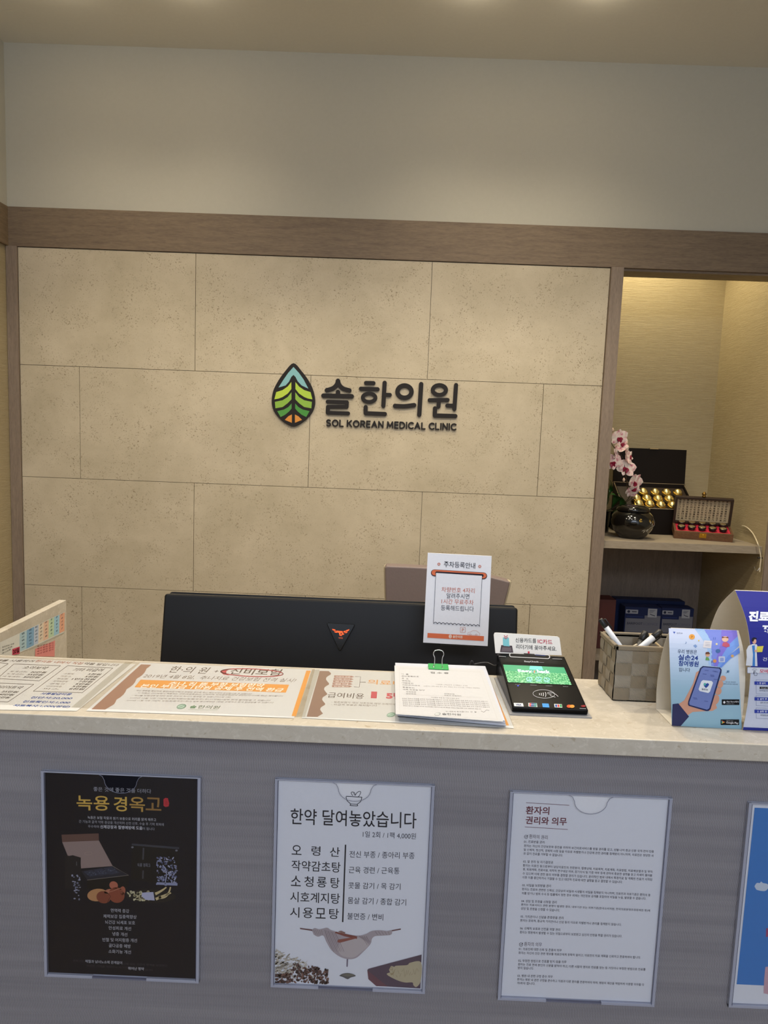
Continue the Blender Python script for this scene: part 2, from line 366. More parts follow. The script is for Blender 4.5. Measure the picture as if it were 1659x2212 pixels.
# recessed downlights in the ceiling, the last row added to light the stone
def lamp(x, y, label):
    t = thing('recessed_downlight', (x, y, CEIL-0.012), label, 'ceiling light', 'ceiling downlights')
    bm = NB(); lathe(bm, [(0.032, 0.012), (0.045, 0.012), (0.048, 0.006), (0.044, 0.0), (0.036, 0.0), (0.032, 0.004)], (x, y, CEIL-0.012), 32); obj('trim_ring', bm, pm('d8d4c8', 0.4), t, smooth=True)
    bm = NB(); lathe(bm, [(0.001, -0.004), (0.016, -0.002), (0.027, 0.004), (0.031, 0.012)], (x, y, CEIL-0.012), 24); obj('lens', bm, pm('ffe0b0', 0.4, emit=70), t, smooth=True)
for i, (x, y, e_) in enumerate(WALL_LAMPS): lamp(x, y, 'round recessed ceiling spotlight, %s in the row washing the back wall' % ['leftmost', 'second', 'third', 'rightmost'][i])
for i, (x, y) in enumerate(COUNTER_LAMPS): lamp(x, y, 'round recessed ceiling spotlight above the %s of the reception counter' % ['left end', 'middle', 'right end'][i])
for i, (x, y) in enumerate(ADDED_LAMPS): lamp(x, y, 'round recessed ceiling spotlight above the staff desk, %s of three' % ['left', 'middle', 'right'][i])
bm = NB(); lathe(bm, [(0.03, 0), (0.046, 0), (0.048, 0.008), (0.03, 0.008)], (1.42, 3.93, EYE+1.492), 24); t = tag(obj('alcove_downlight', bm, pm('d8d4c8', 0.4), smooth=True), 'small round spotlight in the ceiling of the alcove', 'ceiling light')

# ================================================================ wall sign
Z1 = zc(560, 760, 3.607)
sign = thing('wall_sign', aY(790, 920, D-0.001), 'raised dark clinic sign with a green leaf emblem and Korean lettering on stone wall', 'sign')
M_sign = pm('242121', 0.55, spec=0.2); YS = D-0.009
def w3(p, Y=YS): return aY(*Z1(*p), Y)
def plate(name, polys, mat, Y0, th, parent, bevel=0.0):
    bm = NB()
    for i, P in enumerate(polys): prism(bm, [w3(p, Y0-i*0.00003) for p in P], (0, th+i*0.00006, 0))
    if len(polys) == 1: fixn(bm)
    return obj(name, bm, mat, parent, bevel=bevel)
outline = [(v.x, v.y) for v in smoothpts([(267, 88, 0), (330, 150, 0), (385, 225, 0), (420, 300, 0), (435, 380, 0), (427, 440, 0), (400, 490, 0), (350, 540, 0), (300, 572, 0), (265, 583, 0), (230, 572, 0), (180, 540, 0), (132, 490, 0), (105, 440, 0), (97, 380, 0), (110, 300, 0), (150, 222, 0), (202, 150, 0)], 4, True)]
emb = plate('emblem', [outline], M_sign, YS-0.002, 0.0105, sign, 0.001)
mir = lambda P: [(532-x, y) for x, y in P][::-1]
lime = [(282, 235), (310, 270), (350, 298), (400, 314), (414, 370), (380, 364), (350, 352), (310, 325), (282, 290)]
mid = [(281, 315), (310, 352), (350, 377), (410, 390), (406, 440), (350, 430), (310, 400), (281, 370)]
dk = [(280, 402), (305, 430), (340, 450), (392, 462), (366, 508), (330, 490), (300, 465), (280, 442)]
og = [(278, 488), (305, 502), (333, 530), (278, 553)]
blue = [(267, 118), (310, 165), (345, 215), (383, 287), (330, 262), (300, 230), (282, 195), (267, 180), (250, 195), (232, 232), (205, 262), (150, 278), (190, 215), (225, 165)]
for nm, P, c in (('sky_panel', blue, '7fb4bb'), ('leaf_panel', lime, 'a8c83c'), ('leaf_panel', mir(lime), 'b4cc3e'), ('leaf_panel', mid, '86b03a'), ('leaf_panel', mir(mid), '86b03a'),
                 ('leaf_panel', dk, '3f8a30'), ('leaf_panel', mir(dk), '4a9038'), ('root_panel', og, 'd18a32'), ('root_panel', mir(og), 'd18a32')):
    plate(nm, [P], pm(c, 0.45), YS-0.0026, 0.0015, emb)
def ring(cx, cy, rx, ry, wd):
    return [stroke([(cx+rx*math.cos(a), cy+ry*math.sin(a)) for a in (math.pi*2*k/24, math.pi*2*(k+1)/24)], wd, 4) for k in range(24)]
def st(pts, wd): return [stroke([p, q], wd, 8) for p, q in zip(pts, pts[1:])]
sm2 = lambda P: [(v.x, v.y) for v in smoothpts([(x, y, 0) for x, y in P], 5)]
chars = [
    [stroke(sm2([(613, 225), (604, 255), (575, 283), (526, 299)]), 34, 8), stroke(sm2([(613, 225), (622, 255), (652, 285), (702, 300)]), 34, 8)]+st([(613, 312), (613, 340)], 34)+st([(500, 341), (720, 346)], 35)+st([(533, 388), (683, 393), (681, 428), (535, 428), (533, 474), (692, 479)], 30),
    st([(831, 242), (890, 243)], 31)+st([(792, 287), (922, 291)], 32)+ring(856, 357, 50, 33, 29)+st([(977, 241), (967, 420)], 33)+st([(975, 334), (1018, 335)], 31)+st([(829, 430), (829, 478), (979, 484)], 32),
    ring(1132, 310, 55, 48, 35)+[stroke(sm2([(1058, 421), (1130, 424), (1207, 415)]), 34, 8)]+st([(1262, 251), (1247, 490)], 34),
    ring(1404, 297, 52, 38, 31)+st([(1328, 376), (1468, 374)], 31)+st([(1401, 380), (1397, 426)], 31)+st([(1370, 440), (1368, 496), (1528, 500)], 33)+st([(1466, 418), (1520, 420)], 31)+st([(1534, 258), (1521, 446)], 31)]
for P in chars: plate('letter_block', P, M_sign, YS, 0.0085, sign)
arc = lambda cx, cy, rx, ry, a0, a1, n=12: [(cx+rx*math.cos(math.radians(a0+(a1-a0)*k/n)), cy+ry*math.sin(math.radians(a0+(a1-a0)*k/n))) for k in range(n+1)]
LET = {'S': (.56, [arc(.28, .75, .26, .25, 35, 270)+arc(.28, .25, .27, .25, 90, -145)[1:]]), 'O': (.78, [arc(.39, .5, .39, .5, 0, 360, 24)]), 'L': (.46, [[(0, 1), (0, 0), (.46, 0)]]),
 'K': (.60, [[(0, 1), (0, 0)], [(.56, 1), (.04, .45)], [(.2, .62), (.6, 0)]]), 'R': (.56, [[(0, 0), (0, 1), (.3, 1)]+arc(.3, .74, .24, .26, 90, -90, 8)+[(0, .48)], [(.28, .48), (.56, 0)]]),
 'E': (.46, [[(.46, 1), (0, 1), (0, 0), (.46, 0)], [(0, .52), (.42, .52)]]), 'A': (.70, [[(0, 0), (.35, 1), (.70, 0)], [(.13, .34), (.57, .34)]]), 'N': (.62, [[(0, 0), (0, 1), (.62, 0), (.62, 1)]]),
 'M': (.80, [[(0, 0), (.06, 1), (.40, .22), (.74, 1), (.80, 0)]]), 'D': (.66, [[(0, 0), (0, 1), (.22, 1)]+arc(.22, .5, .44, .5, 90, -90)+[(0, 0)]]), 'I': (0.0, [[(0, 1), (0, 0)]]), 'C': (.64, [arc(.40, .5, .40, .5, 48, 312, 16)])}
txt = 'SOL KOREAN MEDICAL CLINIC'; adv = lambda c: (.34 if c == ' ' else LET[c][0]+.30)
tw = sum(adv(c) for c in txt)-.30; pa, pb = (524, 576), (1530, 608); px = 0; hh_ = 46; bm = NB(); kk = 0
for c in txt:
    if c != ' ':
        for S_ in LET[c][1]:
            P2 = [(pa[0]+(pb[0]-pa[0])*(px+x)/tw-y*hh_*-.035, pa[1]+(pb[1]-pa[1])*(px+x)/tw-y*hh_) for x, y in S_]
            for p, q in zip(P2, P2[1:]): kk += 1; prism(bm, [w3(v, YS-(kk % 40)*.00002) for v in stroke([p, q], 10.5, 5)], (0, .0085+(kk % 40)*.00004, 0))
    px += adv(c)
obj('caption', bm, M_sign, sign)

# ================================================================ alcove shelf and what stands on it
b = NB(); box(b, (1.129, D+0.002, SHELF-0.041), (XR-0.001, YA-0.002, SHELF)); tag(obj('alcove_shelf', b, M_shelf, bevel=0.001), 'thick taupe laminate shelf spanning the alcove at right', 'shelf')
b = NB(); box(b, (1.129, D+0.12, 0.30), (XR-0.001, YA-0.002, 0.335)); tag(obj('lower_shelf', b, M_shelf, bevel=0.001), 'low shelf under the alcove carrying the blue boxes', 'shelf')
# glazed jar
J = Vector((1.327, 3.72, SHELF)); jar = thing('ceramic_jar', J, 'round glossy black lidded jar with painted gold blossoms on the shelf', 'jar')
bm = NB(); lathe(bm, [(r, z) for r, z in [(0.02, 0.0), (0.062, 0.0), (0.066, 0.004), (0.082, 0.022), (0.102, 0.048), (0.115, 0.078), (0.1165, 0.098), (0.108, 0.122), (0.094, 0.138), (0.082, 0.146), (0.078, 0.15), (0.02, 0.15)]], J, 56); body = obj('body', bm, M_blackgloss, jar, smooth=True)
bm = NB(); lathe(bm, [(0.02, 0.147), (0.084, 0.147), (0.088, 0.152), (0.086, 0.162), (0.076, 0.173), (0.055, 0.180), (0.02, 0.1825), (0.001, 0.183)], J, 48); obj('lid', bm, M_blackgloss, jar, smooth=True)
bm = NB()
def onjar(a, z, dr=0.0008):
    pr = [(0.0, 0.062), (0.022, 0.082), (0.048, 0.102), (0.078, 0.115), (0.098, 0.1165), (0.122, 0.108), (0.138, 0.094)]
    for (z0, r0), (z1, r1) in zip(pr, pr[1:]):
        if z <= z1: r = r0+(r1-r0)*(z-z0)/(z1-z0); break
    return J+Vector(((r+dr)*math.cos(a), (r+dr)*math.sin(a), z))
rj = random.Random(3)
def blossom(a, z, s, mi):
    for k in range(5):
        th = 2*math.pi*k/5+rj.random(); c0 = (a+s*8*math.cos(th)*0.9, z+s*math.sin(th))
        vs = [bm.verts.new(onjar(c0[0]+s*4.5*math.cos(q), c0[1]+s*0.55*math.sin(q))) for q in [2*math.pi*j/7 for j in range(7)]]
        f = bm.faces.new(vs); f.material_index = mi
for a, z, s in ((-58, .098, .0042), (-50, .088, .0045), (-44, .076, .004), (-40, .060, .004), (-36, .092, .0045), (-62, .055, .005), (-72, .047, .0045), (-54, .044, .0035)): blossom(math.radians(a), z, s, 0)
for a, z, s in ((-88, .108, .0065), (-60, .105, .005), (-47, .100, .005)): blossom(math.radians(a), z, s, 1)
for a0, z0, a1, z1 in ((-58, .062, -32, .085), (-80, .05, -58, .062), (-66, .05, -50, .04)):
    tube(bm, [onjar(math.radians(a0+(a1-a0)*k/6), z0+(z1-z0)*k/6+0.004*math.sin(k), 0.0004) for k in range(7)], 0.0007, 5, 0)
fixn(bm); obj('painted_blossoms', bm, [pm('c9c3b2', 0.5), pm('c2a14c', 0.35, metal=0.6)], jar)
# big black display box with gold balls
BX0, BX1, BF, BB = 1.33, 1.757, 3.9, 4.10; zf = EYE-0.345; zb = EYE-0.212
bb = thing('display_box', (1.54, 4.0, SHELF), 'large open black box tilted to show gold balls, behind the jar', 'box')
M_bb = pm('17110d', 0.5, spec=0.15)
bm = NB(); prism(bm, [(BX0, BF, SHELF), (BX0, BF, zf), (BX0, BB, zb), (BX0, BB, SHELF)], (0.012, 0, 0)); prism(bm, [(BX1-.012, BF, SHELF), (BX1-.012, BF, zf), (BX1-.012, BB, zb), (BX1-.012, BB, SHELF)], (0.012, 0, 0))
box(bm, (BX0, BF, SHELF), (BX1, BF+.008, zf)); box(bm, (BX0, BB-.008, SHELF), (BX1, BB, zb)); fixn(bm); obj('body', bm, M_bb, bb, bevel=0.001)
sl = (zb-zf)/(BB-BF); tn = Vector((0, -sl, 1)).normalized()
bm = NB(); prism(bm, [(BX0+.012, BF+.008, zf-.020), (BX1-.012, BF+.008, zf-.020), (BX1-.012, BB-.008, zb-.024), (BX0+.012, BB-.008, zb-.024)], (0, 0, -0.004)); fixn(bm); obj('tray', bm, pm('2a1c12', 0.5), bb)
bm = NB()
for P in ([(BX0, BF-.001, zf), (BX1, BF-.001, zf)], [(BX0, BB-.004, zb), (BX1, BB-.004, zb)], [(BX0+.004, BF, zf), (BX0+.004, BB, zb)], [(BX1-.004, BF, zf), (BX1-.004, BB, zb)]): tube(bm, P, 0.0022, 6)
obj('edge_trim', bm, pm('a08f74', 0.4), bb)
bm = NB(); prism(bm, [(BX0, BB, zb), (BX1, BB, zb), (BX1, BB+.012, EYE-.006), (BX0, BB+.012, EYE-.006)], (0, 0.014, 0)); fixn(bm); lid = obj('lid', bm, M_bb, bb, bevel=0.001)
bm = NB(); box(bm, (1.535, BB+.004, EYE-.008), (1.585, BB+.02, EYE-.002)); obj('finger_notch', bm, pm('b09a70', 0.4), lid)
# gold balls: one built, the rest copied
Zs2 = zc(1280, 880, 4.377)
def tray_pt(x, y, off=0.0):
    d = ray(x, y); o = Vector((0, 0, EYE)); p0 = Vector((0, BF, zf+off)); t = (p0-o).dot(tn)/d.dot(tn); return o+d*t
def gold_mat():
    t = NT('gold_foil', 0.33, 0.5); t.b.inputs['Metallic'].default_value = 1.0
    n = t.noise((1, 1, 1), 70, 3, 0.6); t.base(t.ramp(n, [(0.3, 'f0d070'), (0.55, 'fff0b0'), (0.8, 'fffbe0')])); t.bump(t.noise((1, 1, 1), 120, 2), 0.6, 0.003); return t.M
M_gold = gold_mat(); M_plastic = clear('clear_shell', (1, 0.97, 0.85), 0.1)
br = 0.0262
def make_ball():
    t = thing('gold_pill_ball', (0, 0, 0), 'x', 'pill ball')
    bm = NB(); bmesh.ops.create_uvsphere(bm, u_segments=20, v_segments=12, radius=br*0.93)
    for v in bm.verts: v.co.z *= 1.0
    obj('pill', bm, M_gold, t, smooth=True)
    bm = NB(); lathe(bm, [(br*0.9, -0.0035), (br*1.06, -0.003), (br*1.08, 0), (br*1.06, 0.003), (br*0.9, 0.0035)], (0, 0, 0), 24); obj('seam_ring', bm, pm('caa347', 0.25, metal=1), t, smooth=True); return t
def copy_tree(o, parent=None):
    c = o.copy(); C.objects.link(c); c.parent = parent
    for ch in list(o.children): copy_tree(ch, c)
    return c
rows = [('back', [(478, 797), (590, 802), (697, 805), (803, 808)]), ('middle', [(412, 858), (512, 862), (618, 865), (722, 868), (826, 874)]), ('front', [(437, 910), (540, 915), (645, 925), (752, 928)])]
ordn = ['leftmost', 'second', 'third', 'fourth', 'rightmost']; first = make_ball(); used = False
for rn, ps in rows:
    for i, p in enumerate(ps):
        o = copy_tree(first) if used else first; used = True
        o.location = tray_pt(*Zs2(*p), 0.004); o.rotation_euler = (math.atan(sl)*1.0, 0, rj.random()*0.3)
        nm = 'rightmost' if i == len(ps)-1 else ordn[i]
        tag(o, 'shiny gold foil ball in the black display box, %s of the %s row' % (nm, rn), 'pill ball', 'gold balls in the black display box')
# walnut box with calligraphy lid
FLc = Vector((1.5794, 3.7700, SHELF)); ex = Vector((0.287, -0.085, 0)).normalized(); WW = 0.297
FRc = FLc+ex*WW; ey = Vector((-ex.y, ex.x, 0)); zt = SHELF+0.045; DD = 0.14
wb = thing('pill_case', (FLc+FRc)/2+ey*DD/2, 'open walnut case with red lining and Hanja calligraphy inside its raised lid', 'box')
MX = Matrix(((ex.x, ey.x, 0, FLc.x), (ex.y, ey.y, 0, FLc.y), (0, 0, 1, SHELF), (0, 0, 0, 1))) @ Matrix.Rotation(math.radians(15.5), 4, 'X')
def wp(u, v, z): return MX @ Vector((u*WW, v*DD, z-SHELF))
bm = NB(); prism(bm, [FLc+ey*.03+ex*.03, FLc+ey*.13+ex*.03, MX @ Vector((.03, .134, -.0005)), MX @ Vector((.03, .033, -.0005))], ex*(WW-.06)); fixn(bm); obj('wedge_stand', bm, M_bb, wb)
bm = NB(); t_ = 0.012
box(bm, (0, 0, 0), (WW, t_, 0.045), 0, MX); box(bm, (0, DD-t_, 0), (WW, DD, 0.045), 0, MX); box(bm, (0, t_, 0), (t_, DD-t_, 0.045), 0, MX); box(bm, (WW-t_, t_, 0), (WW, DD-t_, 0.045), 0, MX); box(bm, (t_, t_, 0), (WW-t_, DD-t_, 0.006), 0, MX)
fixn(bm); obj('body', bm, M_walnut, wb, bevel=0.0012)
bm = NB(); box(bm, (t_, t_, 0.006), (WW-t_, DD-t_, 0.040), 0, MX); obj('red_lining', bm, pm('c4203c', 0.8), wb)
LH = 0.158
bm = NB(); lt = 0.011
box(bm, (0, DD, 0.045), (WW, DD+0.006, 0.045+LH), 0, MX)
for q in (((0, DD-0.022, 0.045), (t_, DD, 0.045+LH)), ((WW-t_, DD-0.022, 0.045), (WW, DD, 0.045+LH)), ((t_, DD-0.022, 0.045+LH-t_), (WW-t_, DD, 0.045+LH)), ((t_, DD-0.022, 0.045), (WW-t_, DD, 0.045+t_))): box(bm, q[0], q[1], 0, MX)
fixn(bm); lid = obj('lid', bm, pm('2c1d15', 0.45), wb, bevel=0.0012)
lp = Print(lambda x, y: MX @ Vector((x, DD-0.003, y)), -ey, (0, 0, 1)); lp.poly([(t_, .045+t_), (WW-t_, .045+t_), (WW-t_, .045+LH-t_), (t_, .045+LH-t_)], 'b3a488', 0)
han = '當命之真年春時信知道天命於此善乃事在於斯爲君子言行心地人中東方大德亦有年月日光遠流水山石'
for ci in range(13):
    for ri in range(9):
        ch = han[(ci*7+ri*5) % len(han)]; vs, fs, asp = glyphs(ch, 0.012, 1); k = lp.mi('2b2118'); x0 = t_+0.010+ci*0.0199; z0 = .045+LH-t_-0.0165-ri*0.0138
        nv = [lp.bm.verts.new(MX @ Vector((x0+u*0.0118, DD-0.0033, z0+v*0.0112))) for u, v in vs]
        for f in fs:
            try: lp.bm.faces.new([nv[i] for i in f]).material_index = k
            except ValueError: pass
lp.done('calligraphy_sheet', lid)
M_brass = pm('c79a3a', 0.3, metal=1)
bm = NB(); box(bm, (WW*0.43, -0.0015, 0.014), (WW*0.55, 0.001, 0.040), 0, MX); lathe(bm, [(0.001, 0.0), (0.005, 0.0), (0.004, 0.004), (0.001, 0.005)], wp(0.49, 0, SHELF+0.03)-ey*0.001, 12, 0, -ey); fixn(bm); obj('clasp', bm, M_brass, wb, bevel=0.0006)
bm = NB(); c0 = MX @ Vector((WW*0.49, DD-0.008, 0.045+LH)); lathe(bm, [(0.004, 0), (0.009, 0.001), (0.011, 0.006), (0.007, 0.010), (0.011, 0.015), (0.012, 0.020), (0.007, 0.026), (0.003, 0.031), (0.001, 0.032)], c0, 14); obj('knob', bm, pm('8a6c34', 0.35, metal=0.9), wb, smooth=True)
def make_pot():
    t = thing('pill_jar', (0, 0, 0), 'x', 'pill jar')
    bm = NB(); lathe(bm, [(0.015, 0), (0.0175, 0.001), (0.018, 0.010), (0.0165, 0.011)], (0, 0, 0), 24); obj('body', bm, pm('1d1412', 0.3), t, smooth=True)
    bm = NB(); lathe(bm, [(0.018, 0.011), (0.0205, 0.0115), (0.021, 0.017), (0.0195, 0.0195), (0.001, 0.0198)], (0, 0, 0), 24); cap = obj('cap', bm, pm('16110f', 0.3), t, smooth=True)
    bm = NB(); lathe(bm, [(0.012, 0.0196), (0.0165, 0.0197), (0.0165, 0.0206), (0.012, 0.0207)], (0, 0, 0), 24); box(bm, (-0.008, -0.0022, 0.0196), (-0.001, 0.0022, 0.0207)); box(bm, (0.002, -0.0022, 0.0196), (0.008, 0.0022, 0.0207)); fixn(bm); obj('gold_emblem', bm, pm('a8946a', 0.35, metal=0.6), cap)
    return t
fp = make_pot(); used = False
for rn, v in (('back', 0.80), ('front', 0.33)):
    for i in range(5):
        o = copy_tree(fp) if used else fp; used = True
        o.location = wp(0.13+0.178*i+(0.025 if rn == 'back' else 0), v, SHELF+0.0402); o.rotation_euler = (MX.to_3x3() @ Matrix.Rotation(rj.random()*.6-.3, 3, 'Z')).to_euler()
        tag(o, 'small black jar with gold-ringed cap in the walnut case, %s of the %s row' % (ordn[i], rn), 'jar', 'small jars in the walnut case')
# cream cable at the alcove right wall
pts = [aX(*p, 1.955) for p in ((1603, 1136), (1613, 1139), (1626, 1152))]+[aY(*p, 3.545) for p in ((1636, 1172), (1640, 1186), (1643.5, 1205), (1642, 1222), (1641, 1236))]
t = thing('power_cable', pts[-1], 'cream power cable looping over the right end of the shelf', 'cable')
bm = NB(); tube(bm, smoothpts(pts, 5), 0.0032, 8); obj('cord', bm, pm('d9cdb0', 0.5), t)
bm = NB(); c0 = aY(1641, 1206, 3.55); tube(bm, [c0+Vector((-.012, 0, 0)), c0+Vector((-.004, -.004, .004)), c0+Vector((.004, -.004, .003)), c0+Vector((.013, 0, .002))], 0.0035, 8); obj('cable_tie', bm, M_black, t)
bm = NB(); tube(bm, smoothpts([aY(*p, 3.545) for p in ((1629, 1224), (1632, 1231), (1636, 1233), (1641, 1226))], 4), 0.0016, 6); obj('metal_hook', bm, M_metal, t)

# orchid behind the post and the jar
OP = Vector((1.215, 3.93, SHELF)); orc = thing('orchid', OP, 'pink and white orchid spray in a dark pot, left end of the shelf', 'plant')
bm = NB(); lathe(bm, [(0.045, 0), (0.05, 0.003), (0.062, 0.05), (0.07, 0.12), (0.074, 0.125), (0.068, 0.127), (0.064, 0.11), (0.02, 0.108)], OP, 32); obj('pot', bm, M_blackgloss, orc, smooth=True)
Z8 = zc(1300, 900, 7.9); YO = 3.80
def o8(x, y, Y=YO): return aY(*Z8(x, y), Y)
stem_pts = [OP+Vector((0, 0, .11)), o8(440, 1420, 3.88), o8(430, 1180, 3.83), o8(400, 950), o8(370, 740), o8(280, 590), o8(205, 520), o8(155, 420), o8(215, 408)]
bm = NB(); tube(bm, smoothpts(stem_pts, 6), 0.0022, 8); tube(bm, smoothpts([OP+Vector((.01, 0, .11)), o8(500, 1400, 3.86), o8(470, 1200, 3.82), o8(440, 1100, 3.8)], 5), 0.002, 8)
lathe(bm, [(0.001, -.008), (0.007, -.004), (0.008, 0.001), (0.005, 0.007), (0.001, 0.009)], o8(530, 1400, 3.8), 12); obj('stem', bm, pm('4a3a26', 0.6), orc)
def petal(bm, c, d, nrm, L, W, mi, cup=0.25):
    d = d.normalized(); s = nrm.cross(d).normalized(); rows_ = []
    for i in range(7):
        t = i/6; wdt = W*math.sin(math.pi*min(1, 0.12+t*0.88))**0.6*(1 if t < 0.98 else 0.35); row = []
        for j in range(5):
            q = (j-2)/2; row.append(bm.verts.new(c+d*(L*t)+s*(q*wdt/2)+nrm*(cup*L*(t*t*0.4-0.35*q*q*math.sin(math.pi*t)))))
        rows_.append(row)
    for a, b2 in zip(rows_, rows_[1:]):
        for j in range(4): f = bm.faces.new([a[j], a[j+1], b2[j+1], b2[j]]); f.material_index = mi; f.smooth = True
def petal_mat():
    t = NT('orchid_petal', 0.5, 0.3); t.b.inputs['Subsurface Weight'].default_value = 0.0
    n = t.noise((1, 1, 1), 55, 3, 0.5); t.base(t.ramp(n, [(0.42, 'f6e9df'), (0.56, 'f0cdcb'), (0.7, 'c9788c')])); return t.M
M_pet = petal_mat(); M_lip = pm('8e1238', 0.45)
def flower(c, face, roll, s):
    face = Vector(face).normalized(); up = Vector((0, 0, 1)); sx = up.cross(face).normalized(); u = face.cross(sx)
    q = Matrix.Rotation(roll, 3, face); bm = NB()
    for a, L, W in ((90, .034, .024), (200, .036, .026), (340, .036, .026), (150, .037, .038), (30, .037, .038), (270, .026, .018)):
        a = math.radians(a); petal(bm, c, q @ (sx*math.cos(a)+u*math.sin(a)), face, L*s, W*s, 0)
    f = obj('flower', bm, M_pet, orc)
    bm = NB(); petal(bm, c+face*.003, q @ (-u), face, .020*s, .017*s, 0, -0.6); petal(bm, c+face*.004, q @ (sx-u*.3), face, .013*s, .011*s, 0, .5); petal(bm, c+face*.004, q @ (-sx-u*.3), face, .013*s, .011*s, 0, .5)
    lathe(bm, [(0.001, -.003), (0.0035, -.001), (0.0035, .004), (0.001, .006)], c+face*.006, 10)
    obj('flower_lip', bm, M_lip, f)
for x, y, fc, rl, s in ((300, 370, (.3, -1, -.1), .1, .95), (350, 500, (-.6, -.4, .5), 2.6, .8), (430, 650, (.9, -.55, .1), .5, .9), (250, 640, (-.7, .6, .1), 1.0, .8), (185, 790, (-.55, -.8, .1), .3, .95),
                        (410, 885, (.1, -1, -.1), -.35, 1.0), (565, 1130, (.55, -.9, -.25), -.4, 1.0), (530, 1260, (.3, -.8, -.6), 2.8, .85), (480, 700, (.7, -.8, .2), 1.4, .7)): flower(o8(x, y), fc, rl, s*1.62)
for x, y, s in ((425, 450, .9), (375, 1080, 1.0), (185, 230, 1.0)):
    bm = NB(); c = o8(x, y); lathe(bm, [(0.001, -.012*s), (0.006*s, -.006*s), (0.008*s, 0.001), (0.005*s, 0.008*s), (0.001, 0.013*s)], c, 12); obj('flower_bud', bm, pm('dcc0a8', 0.5), orc, smooth=True)
def leaf(P0, P1, P2, wd):
    bm = NB(); rows_ = []
    for i in range(11):
        t = i/10; p = P0*(1-t)**2+P1*2*t*(1-t)+P2*t*t; d = ((P1-P0)*(1-t)+(P2-P1)*t).normalized(); s = d.cross(Vector((0, -0.5, 1))).normalized(); wv = wd*math.sin(math.pi*(0.08+0.92*t))**0.7 if t < 1 else 0.001
        rows_.append([bm.verts.new(p+s*(q*wv/2)+Vector((0, 0, abs(q)*wv*.18))) for q in (-1, -.5, 0, .5, 1)])
    for a, b2 in zip(rows_, rows_[1:]):
        for j in range(4): f = bm.faces.new([a[j], a[j+1], b2[j+1], b2[j]]); f.smooth = True
    obj('leaf', bm, pm('2c5a22', 0.3, var=0.25, bscale=30), orc)
base = OP+Vector((.01, 0, .11))
leaf(base, o8(260, 1180, 3.85), o8(100, 1040, 3.82), .045); leaf(base, o8(180, 1230, 3.86), o8(40, 1150, 3.84), .05); leaf(base+Vector((.03, 0, 0)), o8(420, 1330, 3.84), o8(140, 1330, 3.80), .05); leaf(base+Vector((.05, -.02, 0)), o8(520, 1500, 3.84), o8(250, 1290, 3.8), .04)

# blue insole boxes on the lower shelf
Zb = zc(1220, 1120, 3.779)
def blue_box(x0, x1, Yb, ztop, label, txt, tagx):
    t = thing('carton', ((x0+x1)/2, Yb+.05, 0.335), label, 'box', 'blue cartons on the low shelf')
    bm = NB(); box(bm, (x0, Yb, 0.3355), (x1, Yb+.09, ztop)); obj('carton_body', bm, pm('18244c', 0.5, spec=.2), t, bevel=.001)
    P = Print(lambda x, y: Vector((x0+x*(x1-x0), Yb, ztop-y)), (0, -1, 0), (0, 0, 1), base=0.0003)
    P.poly([(0.03, .068), (.55, .068), (.55, .048), (.985, .048), (.985, .15), (.03, .15)], '6c6e7a', 0)
    P.poly(rrect(.02, .016, .36, .040, .006), '8d919e', 1)
    P.poly(rrect(tagx, .006, tagx+.25, .058, .004), '9a9ea8', 1); [P.line([(tagx+.04, .016+.006*k), (tagx+.2-.03*k, .016+.006*k)], .002, '3a3f55', 2) for k in range(3)]; P.line([(tagx+.06, .038), (tagx+.12, .044), (tagx+.2, .048)], .004, '22253c', 2)
    return t, P
def btext(P, s, x0_, x1_, yb, h, m):
    vs, fs, asp = glyphs(s, 0.01, 2); k = P.mi(m); nv = [P.bm.verts.new(P.P(x0_+u*(x1_-x0_), yb-v*h, 3)) for u, v in vs]
    for f in fs:
        try: P.bm.faces.new([nv[i] for i in f]).material_index = k
        except ValueError: pass
for args in ((1.40, 1.612, 3.93, EYE-.930, 'dark blue carton with grey label behind the woven basket', 'A', .63), (1.622, 1.81, 3.95, EYE-.932, 'dark blue carton with grey label, right neighbour nearest the blue card', 'B', .63)):
    Q = args[3]
    t, P = blue_box(*args); P.text = None
    btext(P, 'BAREFOOT', .08, .50, .105, .014, '22253c'); btext(P, 'SCIENCE', .52, .93, .105, .014, '5c5f72'); P.line([(.19, .028), (.32, .028)], .006, '3a3d50', 2); P.poly(ell(.10, .028, .04, .008), '20263c', 2)
    P.line([(.05, .058), (.50, .058)], .003, '2c3c78', 2)
    P.poly([(0.1, .165), (.5, .16), (.9, .17), (.9, .205), (.1, .205)], '6a6470', 0)
    P.done('printed_label', t)
b = NB(); box(b, (1.385, 4.055, 0.336), (1.80, 4.14, EYE-.915)); tag(obj('carton', b, pm('1c284e', 0.5, spec=.2), bevel=.001), 'wide dark blue carton standing behind the two labelled cartons', 'box', 'blue cartons on the low shelf')
b = NB(); box(b, (1.16, 3.80, 0.335), (1.30, 3.92, 0.62)); tag(obj('maroon_box', b, pm('4a1d1c', 0.5), bevel=.002), 'dark maroon box low behind the basket beside the wood post', 'box')

